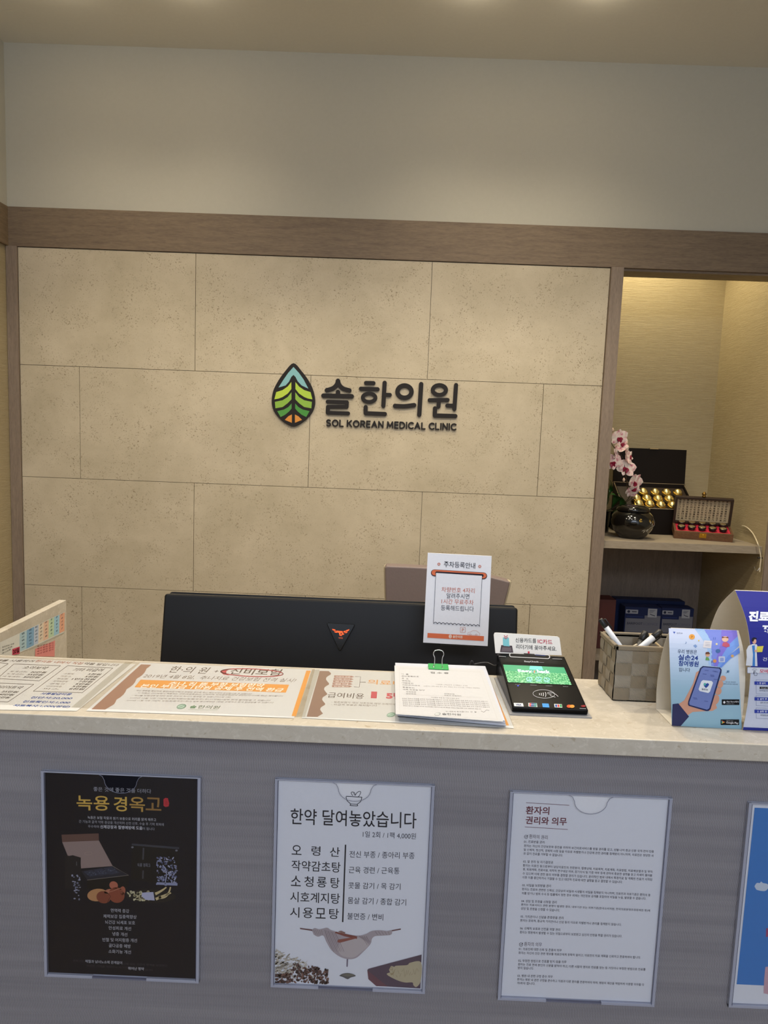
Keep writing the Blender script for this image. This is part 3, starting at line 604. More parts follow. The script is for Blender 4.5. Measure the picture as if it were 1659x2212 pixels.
# ================================================================ reception counter
b = NB(); box(b, (-0.73, YF, TOP-0.0235), (1.6, YB, TOP)); tag(obj('countertop', b, M_marble, bevel=0.0012), 'long cream marble counter ledge with a pale speckled edge', 'countertop')
cab = thing('reception_counter', (0.4, 1.0, 0), 'grey fabric-faced front of the reception counter under the marble ledge', 'counter')
b = NB(); box(b, (-1.3, YP, 0.08), (1.6, YP+0.012, TOP-0.0236)); obj('front_panel', b, M_fabric, cab)
b = NB(); box(b, (-1.3, YP+0.012, 0.0), (1.6, YB-0.012, TOP-0.0236)); obj('carcass', b, pm('b0a48e', 0.6), cab)
b = NB(); box(b, (-1.3, YP+0.02, 0.0), (1.6, YP+0.0205, 0.08)); box(b, (-1.3, YP+0.006, 0), (1.6, YP+.03, .08)); obj('toe_kick', b, pm('2a2826', 0.5), cab)
xa = -0.7076
# left return
b = NB(); box(b, (xa-0.0155, YB+0.0005, TOP-0.34), (xa, aX(143, 1297, xa).y, TOP-0.0)); ret = thing('return_panel', (xa-0.008, 1.4, 0), 'upright cream marble side partition running back from the counter, papers taped inside', 'partition')
obj('stone_slab', b, M_marble, ret, bevel=0.0008)
b = NB(); box(b, (xa-0.03, YB+0.0005, 0), (xa-0.002, 1.66, TOP-0.341)); obj('side_board', b, M_woodV, ret)
b = NB(); box(b, (-1.3, YF, TOP-0.0235), (-0.7305, YB, TOP)); tag(obj('countertop', b, M_marble, bevel=0.0012), 'short cream marble counter piece beyond the left side partition', 'countertop')
# inner desk
dk_ = thing('desk', (0.3, 1.5, 0), 'low staff desk behind the counter ledge carrying the monitor', 'desk')
b = NB(); box(b, (-0.68, YB+0.004, 0.70), (1.1, 1.75, 0.73)); obj('desktop', b, pm('c9bda6', 0.5), dk_, bevel=.001)
for x in (-0.66, 1.05): b = NB(); box(b, (x, YB+.02, 0), (x+.03, 1.73, 0.70)); obj('side_panel', b, pm('c9bda6', 0.5), dk_)
# papers on the return, seen on its inner face
Z3 = zc(0, 1240, 3.95)
def Xh(X): return lambda x, y: aX(x, y, X)
P = Print(Xh(xa+0.0006), (1, 0, 0), (0, 0, 1), Z3)
P.poly([(0, 583), (552, 322), (548, 496), (240, 640), (100, 700), (0, 700)], 'd3d3cc', 0)
cols_ = [(168, 228, 'a9c3cb'), (228, 290, '7fa6c4'), (290, 330, 'b3bfd0'), (330, 372, 'd8cbb6'), (372, 416, 'dcb9a0'), (416, 462, 'b8cfb0'), (462, 508, '9cc3d6'), (508, 552, 'dda68a')]
top = lambda x: 583-261*x/552; bot = lambda x: min(700, 496+(548-x)*0.468)
for x0_, x1_, c in cols_: P.poly([(x0_, top(x0_)+4), (x1_, top(x1_)+4), (x1_-3, bot(x1_)-8), (x0_-3, bot(x0_)-8)], c, 1)
words = ['월', '수', '목', '금', '비', '가', '원', '진']
for i, (x0_, x1_, c) in enumerate(cols_):
    cx_ = (x0_+x1_)/2; t0 = top(cx_); b0 = bot(cx_)
    for k in range(6):
        yy = t0+26+k*29-i*0.6
        if yy < b0-14: P.text(words[(i+k) % 8]+words[(i*3+k) % 8], (cx_-13+i, yy+5), (cx_+9-i*.6, yy-6), 15 if k else 18, '3a4654', 2, .01, 1)
for k, s in enumerate(('초진상담 안내', '침구치료', '추나요법')): P.text(s, (18, 632+k*26), (118-k*14, 600+k*24), 13, '333333', 2, 0, 1)
P.poly([(104, 640), (168, 618), (166, 680), (104, 692)], 'c84a62', 2); P.text('20일', (110, 684), (163, 668), 40, '3a0c14', 3, .03)
P.line([(235, 648), (548, 500)], 5, 'b9bcae', 2); P.done('price_chart', ret)
P = Print(Xh(xa+0.0005), (1, 0, 0), (0, 0, 1), Z3)
P.poly([(300, 640), (470, 566), (466, 704), (300, 704)], 'd98c86', 0)
for k in range(4): P.text('예약 변경 문의', (315, 690-k*22), (455, 640-k*18+8), 13, '8a2f38', 1, 0, 1)
P.done('pink_memo', ret)

# ---- flat notices under film on the ledge
def flat(name, quad, label, z=0.0005, mat='e2ded6'):
    P = Print(lambda x, y: aZ(x, y, TOP+z), (0, 0, 1), (0, 1, 0), base=0, dz=0.00008); return P
h0 = 0.0006
# price list at the left
P = Print(lambda x, y: aZ(x, y, TOP+h0), (0, 0, 1), (0, 1, 0), Z3, dz=0.00006)
P.poly([(aa, bb_) for aa, bb_ in ((-170, 703), (1165, 765), (655, 1168), (-560, 1150))], 'd0d0ce', 0)
P.poly([(-170, 703), (1165, 765), (1160, 769), (-170, 707)], 'c8c2b4', 1)
P.text('첩약은 한약재를 사용하여', (-330, 740), (275, 752), 17, '4a3b30', 2, .01); P.text('한의원 내에서 직접', (290, 752), (690, 773), 19, 'a05c40', 2, .01); P.text('약을 달입니다', (706, 773), (1000, 788), 19, '4a3b30', 2, .01)
for q in ([(-140, 740), (70, 765), (-50, 842), (-300, 830)], [(118, 768), (516, 783), (334, 912), (-22, 892)], [(576, 783), (963, 803), (702, 1013), (284, 1000)], [(-90, 928), (289, 942), (68, 1092), (-330, 1076)]): P.loop(q, 3.5, '4f4034', 2)
P.text('소아보약', (185, 808), (385, 816), 24, '3c3029', 2, .01)
for k, (s, v) in enumerate((('한 제 (3주)', '20만원'), ('두 제 (5주)', '35만원'), ('네 제 (8주)', '50만원'))): P.text(s, (80-k*33, 838+k*21), (220-k*30, 842+k*21), 12, '6b5a4c', 2); P.text(v, (252-k*30, 844+k*21), (382-k*27, 848+k*21), 15, '3c3029', 2, .02)
P.text('기타 비급여', (610, 828), (862, 834), 26, '3c3029', 2, .01)
for k, (s, v) in enumerate((('소화제', '5천원'), ('자운고', '5천원'), ('청심환', '1만5천원'), ('한약보온제', '7천원'), ('경옥고', '5만원'), ('다이어트환', '5천원'), ('파스', '8천원'))):
    P.text(s, (540-k*30, 855+k*21.5), (620-k*24+(20 if k > 2 else 0), 859+k*21.5), 11, '6b5a4c', 2); P.text(v, (745-k*27-(85 if k == 2 else 0), 861+k*21), (852-k*24, 865+k*21), 15, '3c3029', 2, .02)
P.text('다이어트약', (-60, 975), (172, 982), 24, '3c3029', 2, .01)
for k, v in enumerate(('25만원', '40만원', '35만원')): P.text(v, (5-k*25, 1010+k*24), (140-k*35, 1016+k*24), 16, '3c3029', 2, .02)
for k, (s, xa_, xb_) in enumerate((('서류발급비용', 335, 598), ('진단서:20,000', 250, 603), ('진료확인서:1,000', 183, 585), ('차트복사:1,000(장당)', 100, 583))): P.text(s, (xa_, 1030+k*34), (xb_, 1036+k*36), 20, '3d5a9e', 2, .03)
tag(P.done('price_list'), 'flat price list with boxed Korean prices at the left of the ledge', 'notice', 'notices under the clear film')
# insurance notice
Z4 = zc(180, 1400, 3.19)
def leafmark(P, cx, cy, s, lay=2, c=('7f9c8c', 'a9c3b4')):
    P.poly(ell(cx, cy, 34*s, 17*s, 18, -0.2), c[0], lay); P.poly(ell(cx-3*s, cy, 26*s, 12*s, 16, -0.2), c[1], lay+1); P.line([(cx-22*s, cy+10*s), (cx+20*s, cy-8*s)], 3*s, c[0], lay+2)
P = Print(lambda x, y: aZ(x, y, TOP+h0), (0, 0, 1), (0, 1, 0), Z4, dz=0.00006)
P.poly([(392, 100), (1575, 148), (1452, 482), (18, 432)], 'cfd0d1', 0)
wav = [(398, 112), (468, 115)]
for k in range(1, 25):
    t = k/25; wav.append((468-275*t-8*math.sin(t*25), 115+285*t+6*math.sin(t*25+1)))
wav += [(150, 424), (55, 422)]; P.poly(wav, '9c7866', 1)
P.text('한·의 원', (578, 168), (840, 178), 44, '5b4c44', 2); P.text('+', (898, 168), (925, 168), 16, '5b4c44', 2); P.text('신비보험', (1000, 180), (1345, 190), 44, '5b4c44', 2, .01)
el = ell(1162, 170, 215, 26, 40, 0.04); P.loop(el, 6, 'b8404c', 3); P.poly([(942, 165), (960, 150), (1010, 143), (985, 160), (985, 178), (1010, 190), (965, 182)], 'b8404c', 3)
P.text('2019년 4월 8일,  추나치료 건강보험 전격 실시!', (405, 205), (1450, 237), 26, '7d6f66', 2)
P.poly([(395, 218), (1418, 253), (1395, 307), (352, 270)], 'dd9a48', 2); P.text('추나 침 뜸 부항 보험한약', (580, 256), (1235, 270), 24, 'efe8dc', 3, .02); P.text('본인 부담금 1만원 공제 후 전액 환급', (385, 272), (1365, 302), 25, 'efe8dc', 3, .02)
for k, (s, a_, e_) in enumerate((('- 개인 종류별 통원치료 질환(보험약제)과 진료비 영수증 확인 재소지에서 보상받으실 수 있습니다', 345, 1155), ('- 이 지점은 건강보험이 적용되는 한방(보험통원)은 인정되며, 비보험항목(한약·공진단·다이어트 등)은 제외됩니다', 355, 1370), ('- 개인별 보험내용에 따라 보장 한도의 차이가 발생할 수 있습니다(1일 1회)', 330, 1010), ('- 2009년 10월 이전 가입자 보험(치료비/침/뜸/부항+추나+약침)=일부 전액 돌려받을 수 있습니다', 300, 1285), ('- 2009년 11월 이후 가입자, 보험(침/뜸/부항+추나) 일부 본인부담금 1만원 공제하고 전액 환급받을 수 있습니다', 280, 1305))): P.text(s, (a_, 298+k*17), (e_, 322+k*15 if k != 2 else 344), 10, '76695f', 2, 0, 1)
leafmark(P, 676, 403, 1.0); P.text('솔', (728, 414), (772, 416), 20, '5f8c62', 2, .02); P.text('한의원', (782, 416), (932, 420), 22, '6e7a66', 2, .01); P.line([(722, 424), (925, 427)], 1.5, '8ea48a', 2)
P.poly([(1537, 155), (1568, 155), (1465, 470), (1435, 468)], 'dd9a48', 1)
tag(P.done('insurance_notice'), 'flat notice with wavy brown edge and orange text band, red circled words', 'notice', 'notices under the clear film')
# second notice under the forms
Z5 = zc(640, 1400, 3.456)
P = Print(lambda x, y: aZ(x, y, TOP+h0), (0, 0, 1), (0, 1, 0), Z5, dz=0.00006)
P.poly([(140, 155), (1470, 215), (1625, 598), (40, 522)], 'cccdcc', 0)
wav = [(175, 170), (243, 172)]
for k in range(1, 26):
    t = k/26; wav.append((248-62*t+16*math.sin(t*27), 172+325*t+4*math.sin(t*27+1)))
wav += [(158, 514), (78, 512)]; P.poly(wav, '8f7466', 1)
for k, s in enumerate(('비급여 진료', '약침·추나', '공진단', '첩약', '한방물리')):
    y = 213+k*18; x = 283-k*4; P.poly([(x, y-9), (x+130, y-6), (x+150, y+2), (x+130, y+8), (x, y+7)], 'a8847a', 2); P.text(s, (x+12, y+5), (x+120, y+7), 9, 'e8e0da', 3, .01)
P.line([(440, 212), (480, 214), (470, 292), (432, 290)], 3, '57463c', 2); P.line([(475, 254), (518, 255)], 3, '57463c', 2)
P.text('의료비', (532, 268), (790, 282), 34, 'd99a55', 2, .01); P.text('급여비용', (230, 370), (500, 380), 40, '5a4a42', 2); P.text('1', (556, 374), (600, 376), 50, 'c0505c', 2, .06); P.text('5만원', (670, 380), (900, 392), 52, 'c0505c', 2, .05)
P.text('- 실손보험이 개인 약조항목 해당 소재지에서', (262, 408), (760, 428), 13, '7d7068', 2, 0, 1); P.text('- 비급여 부분은 제외됩니다', (260, 428), (602, 437), 13, '7d7068', 2, 0, 1)
leafmark(P, 708, 498, 1.0)
P.poly([(1418, 222), (1440, 223), (1588, 578), (1560, 577)], 'dd9a48', 1)
tag(P.done('insurance_notice'), 'flat notice half hidden under the forms, red price and brown wavy edge', 'notice', 'notices under the clear film')
# clear film with tape seams
b = NB(); x0_, x1_ = -0.70, 0.1795
q = [Vector((x0_, YF+.024, TOP+.0013)), Vector((x1_, YF+.024, TOP+.0013)), Vector((x1_, YB-.010, TOP+.0013)), Vector((x0_, YB-.010, TOP+.0013))]
prism(b, q, (0, 0, .0003)); fixn(b); film = tag(obj('clear_film', b, M_film), 'clear plastic film covering the paper notices on the ledge', 'film')
def tape_mat():
    M = clear('worn_tape', (0.99, 0.985, 0.97)); return M
b = NB()
MT = tape_mat()
for a_, c_ in (((-0.424, YF+.024), (-0.416, YB-.012)), ((-0.1165, YF+.024), (-0.1085, YB-.012))): b = NB(); box(b, (a_[0], a_[1], TOP+.00165), (a_[0]+.012, c_[1], TOP+.0018)); obj('tape_strip', b, MT, film)

# ---- stack of forms and binder clip
stk = thing('form_stack', (0.095, 0.99, TOP+.002), 'thick stack of white Korean reception forms fanned on the ledge', 'paper stack')
S0 = [aZ(858, 1546, TOP+.002), aZ(1092, 1569, TOP+.002), aZ(1049, 1449, TOP+.002), aZ(853, 1441, TOP+.002)]
for k in range(4):
    j = [Vector((rj.uniform(-.001, .001), rj.uniform(-.0015, .0005), 0)) for _ in range(2)]
    bm = NB(); zz = TOP+.002+k*.0021; q = [S0[0]+j[0], S0[1]+j[1], S0[2]+j[1], S0[3]+j[0]]; q = [Vector((p.x, p.y, zz)) for p in q]
    prism(bm, q, (0, 0, .0018)); fixn(bm); obj('form_bundle', bm, pm('c4c8d4', 0.6), stk, bevel=.0004)
ZS = TOP+.0112
bm = NB(); fl = aZ(*Z5(742, 492), ZS); fr = aZ(*Z5(1545, 548), ZS); bl = aZ(*Z5(733, 130), ZS); brr = aZ(*Z5(1395, 160), ZS)
prism(bm, [fl, fr, brr, bl], (0, 0, -.0007)); fixn(bm); obj('top_bundle', bm, pm('c6c7ca', 0.6), stk)
P = Print(lambda x, y: aZ(x, y, ZS), (0, 0, 1), (0, 1, 0), Z5, dz=0.00006)
P.loop([(768, 148), (1372, 178), (1502, 532), (772, 488)], 1, 'b9b6b2', 1)
P.text('접 수 증', (1002, 190), (1138, 194), 13, '5b5754', 2, .01)
for k, (s, e_) in enumerate((('이  름', 838), ('주민등록번호', 915), ('주  소', 838), ('연락처', 850), ('내원경위', 872), ('차량(주차)번호', 925), ('통증부위', 880), ('과목 진료실 담당', 960))): P.text(s, (784+k*1.5, 198+k*16.5), (e_, 201+k*17), 9, '6c6865', 2, 0, 1)
P.text('1.인터넷  2.지인소개  3.간판보고  4.기타', (1045, 276), (1280, 286), 9, '8a8683', 2, 0, 1); P.text('(교통사고, 산재, 보험, 침구, 한약, 공진단, 추나, 다이어트, 기타문의, 상담예약)', (950, 288), (1370, 304), 8, '8a8683', 2, 0, 1)
P.text('보험진료', (820, 330), (895, 333), 8, '7a7673', 2, 0, 1); P.text('일반진료', (820, 344), (895, 347), 8, '7a7673', 2, 0, 1); P.text('산재보험', (1105, 344), (1180, 348), 8, '7a7673', 2, 0, 1); P.text('자동차 보험처리', (1105, 357), (1232, 362), 8, '7a7673', 2, 0, 1)
P.line([(800, 345), (1390, 370)], .8, 'b9b6b2', 2); P.text('개인정보 수집 및 이용에 관한 동의', (1005, 372), (1215, 382), 8, '7a7673', 2, 0, 1)
for k in range(5): P.text('본원은 환자의 진료를 위하여 개인정보를 수집하고 있으며 제공된 정보는 진료 목적 외에 사용하지 않습니다', (790+k*2, 380+k*13.5), (1430+k*5 if k < 4 else 1380, 404+k*14), 8, '75716e', 2, 0, 1)
P.text('위 내용에 동의합니다  년  월', (1115, 478), (1345, 482), 9, '6c6865', 2, 0, 1); P.line([(1380, 470), (1400, 480), (1420, 462), (1440, 466)], 2, '4a4744', 2)
leafmark(P, 1055, 493, .7, 2, ('9a9fa0', 'd0d2d2')); P.text('솔한의원', (1090, 500), (1230, 506), 16, '6e7070', 2, .01)
P.done('form_print', stk)
# binder clip
bc = aZ(*Z5(1062, 160), ZS); bc = Vector((bc.x, bl.y*.5+brr.y*.5, ZS))
cl = thing('binder_clip', bc, 'green binder clip with upright silver handle on the form stack', 'binder clip')
bm = NB(); cw = .0165
prism(bm, [(bc.x-cw, bc.y-.012, ZS+.0006), (bc.x-cw, bc.y+.003, ZS+.004), (bc.x-cw, bc.y+.003, ZS-.010), (bc.x-cw, bc.y-.012, TOP+.0016+.0003), (bc.x-cw, bc.y-.012, TOP+.0014+.0001), (bc.x-cw, bc.y+.0045, ZS-.0105), (bc.x-cw, bc.y+.0045, ZS+.005), (bc.x-cw, bc.y-.012, ZS+.0018)], (2*cw, 0, 0)); fixn(bm); obj('clip_body', bm, pm('3fae5a', 0.2, metal=0.4), cl, bevel=.0003)
bm = NB(); hp = [(-.008, .0, .001), (-.0078, .002, .014), (-.0105, .0035, .020), (-.0085, .0045, .0255), (0, .005, .0275), (.0085, .0045, .0255), (.0105, .0035, .020), (.0078, .002, .014), (.008, .0, .001)]
tube(bm, [(bc.x-.008, bc.y-.010, ZS+.0025), (bc.x-.008, bc.y-.001, ZS+.004)]+smoothpts([(bc.x+a_*.8, bc.y+e_, ZS+.002+z_*.95) for a_, e_, z_ in hp], 4)+[(bc.x+.008*.8, bc.y-.010, ZS+.0025)], .0008, 8); obj('wire_handle', bm, M_metal, cl)

# ================================================================ monitor seen from behind
mon = thing('monitor', (-0.09, 1.42, 0.73), 'wide black gaming monitor seen from behind, glowing red badge', 'monitor')
tl, tr = aY(355, 1277, 1.345), aY(1119, 1312, 1.345); tl.z = tr.z = (tl.z+tr.z)/2
mxv = (tr-tl).normalized(); dn = Vector((0, -0.20, -0.98)).normalized(); MH = .405; mn = mxv.cross(dn).normalized()
if mn.y > 0: mn = -mn
def mp(u, v, o=0.0): return tl+mxv*(u*(tr-tl).length)+dn*(v*MH)+mn*o
WM = (tr-tl).length
def slab(name, u0, v0, u1, v1, o0, o1, rad, mat, parent, bevel=.002):
    bm = NB(); pts = [mp(x/WM, y/MH, o0) for x, y in rrect(u0, v0, u1, v1, rad, 5)]; prism(bm, pts, mn*(o1-o0)); fixn(bm); return obj(name, bm, mat, parent, bevel=bevel)
M_mon = pm('101012', 0.42, spec=0.35)
slab('rear_shell', 0, 0.003, WM, MH, 0, -.035, .006, M_mon, mon, .004); slab('bezel', -.001, 0, WM+.001, MH+.002, -.037, -.05, .006, pm('08080a', 0.3), mon, .001)
slab('screen', .01, .01, WM-.01, MH-.02, -.0502, -.0508, .002, pm('26303a', 0.2, emit=.4), mon, 0)
Zm = zc(320, 1240, 2.9625)
def monhit(off=0.0):
    def h(x, y):
        o = Vector((0, 0, EYE)); d = ray(x, y); return o+d*((tl+mn*off-o).dot(mn)/d.dot(mn))
    return h
bm = NB(); pts = [monhit(.0002)(*Zm(x, y)) for x, y in [(1150, 311), (1316, 320), (1322, 325), (1320, 333), (1236, 484), (1228, 489), (1221, 484), (1148, 324), (1146, 315)]]; prism(bm, pts, mn*.006); fixn(bm); bd = obj('badge', bm, pm('060606', 0.25), mon, bevel=.0012)
P = Print(monhit(.0064), mn, (0, 0, 1), Zm); Mr = pm('ff5a22', 0.5, emit=0.8)
for q in ([(1177, 351), (1197, 355), (1200, 364), (1182, 360)], [(1190, 366), (1207, 368), (1210, 376), (1196, 374)], [(1203, 362), (1245, 366), (1245, 376), (1232, 375), (1232, 396), (1225, 394), (1221, 376), (1205, 372)], [(1250, 366), (1264, 362), (1264, 371), (1253, 375)], [(1240, 375), (1248, 373), (1245, 381), (1255, 380), (1252, 388), (1243, 388), (1236, 398), (1234, 396)], [(1266, 360), (1288, 353), (1284, 362), (1268, 369)], [(1262, 372), (1277, 369), (1272, 376), (1262, 379)]): P.poly(q, Mr, 1)
P.text('TFG', (1217, 414), (1245, 414), 9, pm('b8502c', 0.5, emit=.5), 1, .03); P.done('glowing_logo', bd)
bm = NB(); box(bm, (-0.13, 1.36, .742), (-0.05, 1.40, 1.0)); obj('stand', bm, M_mon, mon, bevel=.004)
bm = NB(); box(bm, (-0.25, 1.33, .730), (0.07, 1.55, .742)); obj('stand_base', bm, M_mon, mon, bevel=.003)
# parking notice clipped to the monitor
Zp = zc(820, 1160, 5.184); YN = 1.262
def _l(deg):
    nl = Vector((0, -math.cos(math.radians(deg)), math.sin(math.radians(deg)))); o = Vector((0, 0, EYE)); p0 = Vector((0, YN-.02, aY(984, 1395, YN).z))
    return (lambda x, y: o+ray(x, y)*((p0-o).dot(nl)/ray(x, y).dot(nl))), nl
ph_, pn_ = _l(7)
pn = thing('parking_notice', aY(984, 1395, YN), 'upright white card with orange slot drawing and Korean parking text, before the monitor', 'notice')
bm = NB(); cor = [ph_(*Zp(*q)) for q in ((488, 1182), (1210, 1222), (1255, 215), (540, 178))]; prism(bm, cor, (0, .0025, 0)); fixn(bm); obj('card', bm, pm('e6e7ee', 0.5), pn)
P = Print(ph_, pn_, (0, .12, .99), Zp, base=.0003)
for cx_, cy_ in ((664, 304), (1121, 330)): P.loop(ell(cx_, cy_, 13, 13, 14), 7, 'd77a5a', 1); P.poly(ell(cx_, cy_, 5, 5, 8), 'e8b8a4', 1)
P.text('주차등록안내', (718, 336), (1070, 356), 66, '22242e', 2, .005, 4)
P.line([(613, 402), (1165, 436)], 78, '3c2a34', 1); P.line([(613, 398), (1165, 432)], 62, 'd9714c', 2); P.line([(640, 402), (1148, 432)], 34, '2c222c', 3)
P.poly([(630, 402), (1148, 434), (1120, 990), (603, 960)], 'e4e5ec', 4)
P.line([(630, 404), (603, 962)], 4, '2c2c3c', 5); P.line([(1148, 434), (1118, 992)], 4, '2c2c3c', 5)
for k in range(12):
    x0_ = 604+k*43; y0_ = 962+k*2.6; P.line([(x0_+43*t/6, y0_+2.6*t/6-17*math.sin(math.pi*t/6)+6) for t in range(7)], 6, '2c2c3c', 5)
for s, a_, e_, c, h in (('차량번호 4자리', (692, 614), (1063, 630), 'c06a52', 56), ('알려주시면', (748, 686), (1003, 694), '2b2d3a', 58), ('1시간 무료주차', (692, 746), (1050, 762), 'c06a52', 56), ('등록해드립니다', (686, 820), (1053, 836), '2b2d3a', 58)): P.text(s, a_, e_, h, c, 6, 0, 4)
P.loop(rrect(904, 1012, 960, 1068, 6), 4, 'c89080', 1); P.text('P', (920, 1058), (944, 1058), 34, 'c89080', 1, .02)
P.line([(985, 1092), (990, 1070), (1020, 1062), (1045, 1046), (1085, 1050), (1112, 1072), (1124, 1080), (1122, 1098)], 3, 'c89080', 1); P.line([(985, 1092), (1122, 1100)], 3, 'c89080', 1); P.loop(ell(1015, 1092, 10, 10, 10), 3, 'c89080', 1); P.loop(ell(1082, 1096, 10, 10, 10), 3, 'c89080', 1)
P.poly([(537, 1074), (1169, 1110), (1166, 1165), (534, 1127)], 'd9714c', 1); P.poly(ell(791, 1113, 17, 23, 14), 'e8d8cc', 2); P.line([(791, 1095), (791, 1132)], 3, 'd9714c', 3); P.text('솔한의원', (818, 1130), (927, 1136), 32, 'ecdccf', 2, .02)
P.done('card_print', pn)
bm = NB(); q = [ph_(*Zp(*p_))+Vector((0, .003, 0)) for p_ in ((680, 1215), (1060, 1232), (1055, 1150), (680, 1130))]; prism(bm, q, (0, .004, 0)); box(bm, (q[0].x, YN-.016, q[0].z), (q[1].x, YN+.046, q[0].z+.002)); fixn(bm); obj('clear_bracket', bm, M_clear, pn)
# office chair
CH = Vector((0.2, 2.35, 0)); ch = thing('office_chair', CH, 'taupe leatherette office chair back rising behind the monitor', 'chair')
Zk = Zp
def chair_plate(name, pts, Y, th, mat, bev):
    bm = NB(); pts3 = []
    for x, y in pts: p = aY(*Zk(x, y), Y); pts3.append(p)
    prism(bm, pts3, (0, th, 0)); fixn(bm); return obj(name, bm, mat, ch, bevel=bev, seg=4)
bk = [(60, 350), (66, 332), (82, 324), (300, 332), (560, 345), (800, 365), (1020, 395), (1240, 445), (1400, 485), (1450, 500), (1462, 515), (1455, 545), (1400, 760), (1290, 1190), (1240, 1400), (1100, 1440), (300, 1400), (130, 1370), (90, 1250), (75, 900), (66, 600)]
chair_plate('backrest_cushion', bk, 2.2, .05, pm('7b6c68', 0.5, bump=0.3, bscale=150), .012)
chair_plate('backrest_shell', [(x+(x-750)*.018-(2 if x < 700 else -4), y+(-6 if y < 900 else 10)) for x, y in bk], 2.245, .025, pm('b8ab90', 0.5), .004)
bm = NB(); box(bm, (-0.05, 2.1, .46), (0.45, 2.6, .54)); obj('seat', bm, pm('7b6c68', 0.5, bump=0.3, bscale=150), ch, bevel=.03, seg=4)
bm = NB(); box(bm, (.17, 2.26, .54), (.23, 2.30, .80)); obj('back_bracket', bm, M_black, ch, bevel=.005)
bm = NB(); lathe(bm, [(.028, .08), (.028, .30), (.02, .30), (.02, .46)], CH, 20); obj('gas_lift', bm, M_black, ch, smooth=True)
for k in range(5):
    a = 2*math.pi*k/5+.3; d = Vector((math.cos(a), math.sin(a), 0)); bm = NB(); tube(bm, [CH+Vector((0, 0, .10)), CH+d*.15+Vector((0, 0, .09)), CH+d*.30+Vector((0, 0, .065))], [.026, .022, .016], 8); lg = obj('base_leg', bm, M_black, ch)
    bm = NB(); s = Vector((-d.y, d.x, 0)); lathe(bm, [(.001, -.012), (.026, -.012), (.026, .012), (.001, .012)], CH+d*.30+Vector((0, 0, .026)), 16, 0, s); obj('caster', bm, M_black, lg)

# ================================================================ card reader
Z6 = zc(1020, 1340, 5.53)
RX0, RX1 = .1845, .2925; ry0, ry1 = .9345, 1.078; rz0, rz1 = TOP+.0105, TOP+.0415
rd = thing('card_reader', (.2385, 1.0, TOP), 'black card payment terminal with green touchscreen on the ledge', 'card reader')
bm = NB(); prism(bm, [(RX0, ry0+.0025, TOP+.0022), (RX0, ry0, rz0), (RX0, ry1, rz1), (RX0, ry1+.012, rz1-.004), (RX0, ry1+.012, TOP+.0022)], (RX1-RX0, 0, 0)); fixn(bm); obj('housing', bm, pm('08080a', 0.25, spec=.12), rd, bevel=.0022, seg=3)
bm = NB(); box(bm, (RX0-.004, ry0-.004, TOP+.0003), (RX1+.004, ry1+.0, TOP+.002)); tag(obj('desk_mat', bm, pm('9a9a9c', 0.3)), 'thin grey clear mat beneath the card payment terminal', 'mat')
rn = Vector((0, -(rz1-rz0), ry1-ry0)).normalized(); rup = Vector((0, ry1-ry0, rz1-rz0)).normalized()
def rhit(x, y):
    o = Vector((0, 0, EYE)); d = ray(x, y); return o+d*((Vector((0, ry0, rz0))-o).dot(rn)/d.dot(rn))
def RP(base=.0002): return Print(rhit, rn, rup, Z6, base=base, dz=.0001)
P = RP(); P.poly([(342, 492), (1110, 528), (1226, 780), (408, 745)], pm('0e0e10', .3, spec=.08), 0); P.poly([(350, 500), (1100, 534), (1212, 778), (414, 745)], pm('050506', .3, spec=.08), 1)
P.text('EasyCheck', (628, 506), (800, 512), 22, 'b8bcc4', 2, .02); P.line([(804, 506), (856, 508)], 6, '6a6d74', 2)
for x, s in ((515, 'POWER'), (695, 'PROCESS'), (880, 'COMPLETE'), (1087, 'ERROR')): P.text(s, (x, 772+(x-515)*.045), (x+62+(15 if s != 'POWER' and s != 'ERROR' else 0), 774+(x-515)*.045), 8, '9a9da6', 2)
P.poly(ell(548, 784, 10, 4, 10), pm('3a48ff', .5, emit=2), 2)
P.done('front_glass', rd)
def green():
    t = NT('screen_meadow', 0.25, 0.4); n = t.noise((1, 1, 1), 380, 4, 0.65); c = t.ramp(n, [(0.35, '1c6a44'), (0.5, '459a66'), (0.66, '9ad0a8')]); t.base(c); t.b.inputs['Emission Strength'].default_value = .38; t.l(c, t.b.inputs['Emission Color']); return t.M
P = RP(.0005); P.poly([(368, 532), (1096, 566), (1188, 774), (428, 742)], green(), 0); P.poly([(368, 532), (1096, 566), (1130, 640), (396, 606)], pm('2f8a62', .25, emit=.5), 1)
P.poly([(690, 548), (830, 554), (850, 600), (680, 592)], pm('5cb8b0', .25, emit=.5), 2)
We = pm('e4f4ff', .3, emit=.7); Cy = pm('8fd4ec', .3, emit=.6)
P.text('Easy', (552, 628), (722, 636), 38, We, 3, .02); P.text('heck', (782, 634), (934, 640), 40, We, 3, .03); P.poly([(738, 606), (752, 604), (746, 640), (734, 632)], pm('d07840', .3, emit=.5), 3); P.text('C', (724, 636), (776, 638), 34, pm('6aa0b8', .3, emit=.5), 3, .01)
for cx_, cy_ in ((682, 706), (792, 704), (890, 712)): P.loop(ell(cx_, cy_, 34, 20, 16), 5, Cy, 3); P.line([(cx_, cy_-10), (cx_+2, cy_+4), (cx_+12, cy_+6)], 4, Cy, 3); P.text('카드결제', (cx_-32, cy_+34), (cx_+38, cy_+36), 9, Cy, 3)
P.done('screen', rd)
P = RP(.0005); Wl = 'c4c6cc'
P.loop(ell(855, 884, 130, 50, 30, .05), 4, Wl, 1)
for k, (x, r) in enumerate(((800, 10), (820, 16), (842, 23), (866, 31))): P.line([(x+r*.45*math.cos(a_), 886+k*1.5+r*.95*math.sin(a_)) for a_ in [math.radians(-60+20*j) for j in range(7)]], 7, Wl, 1)
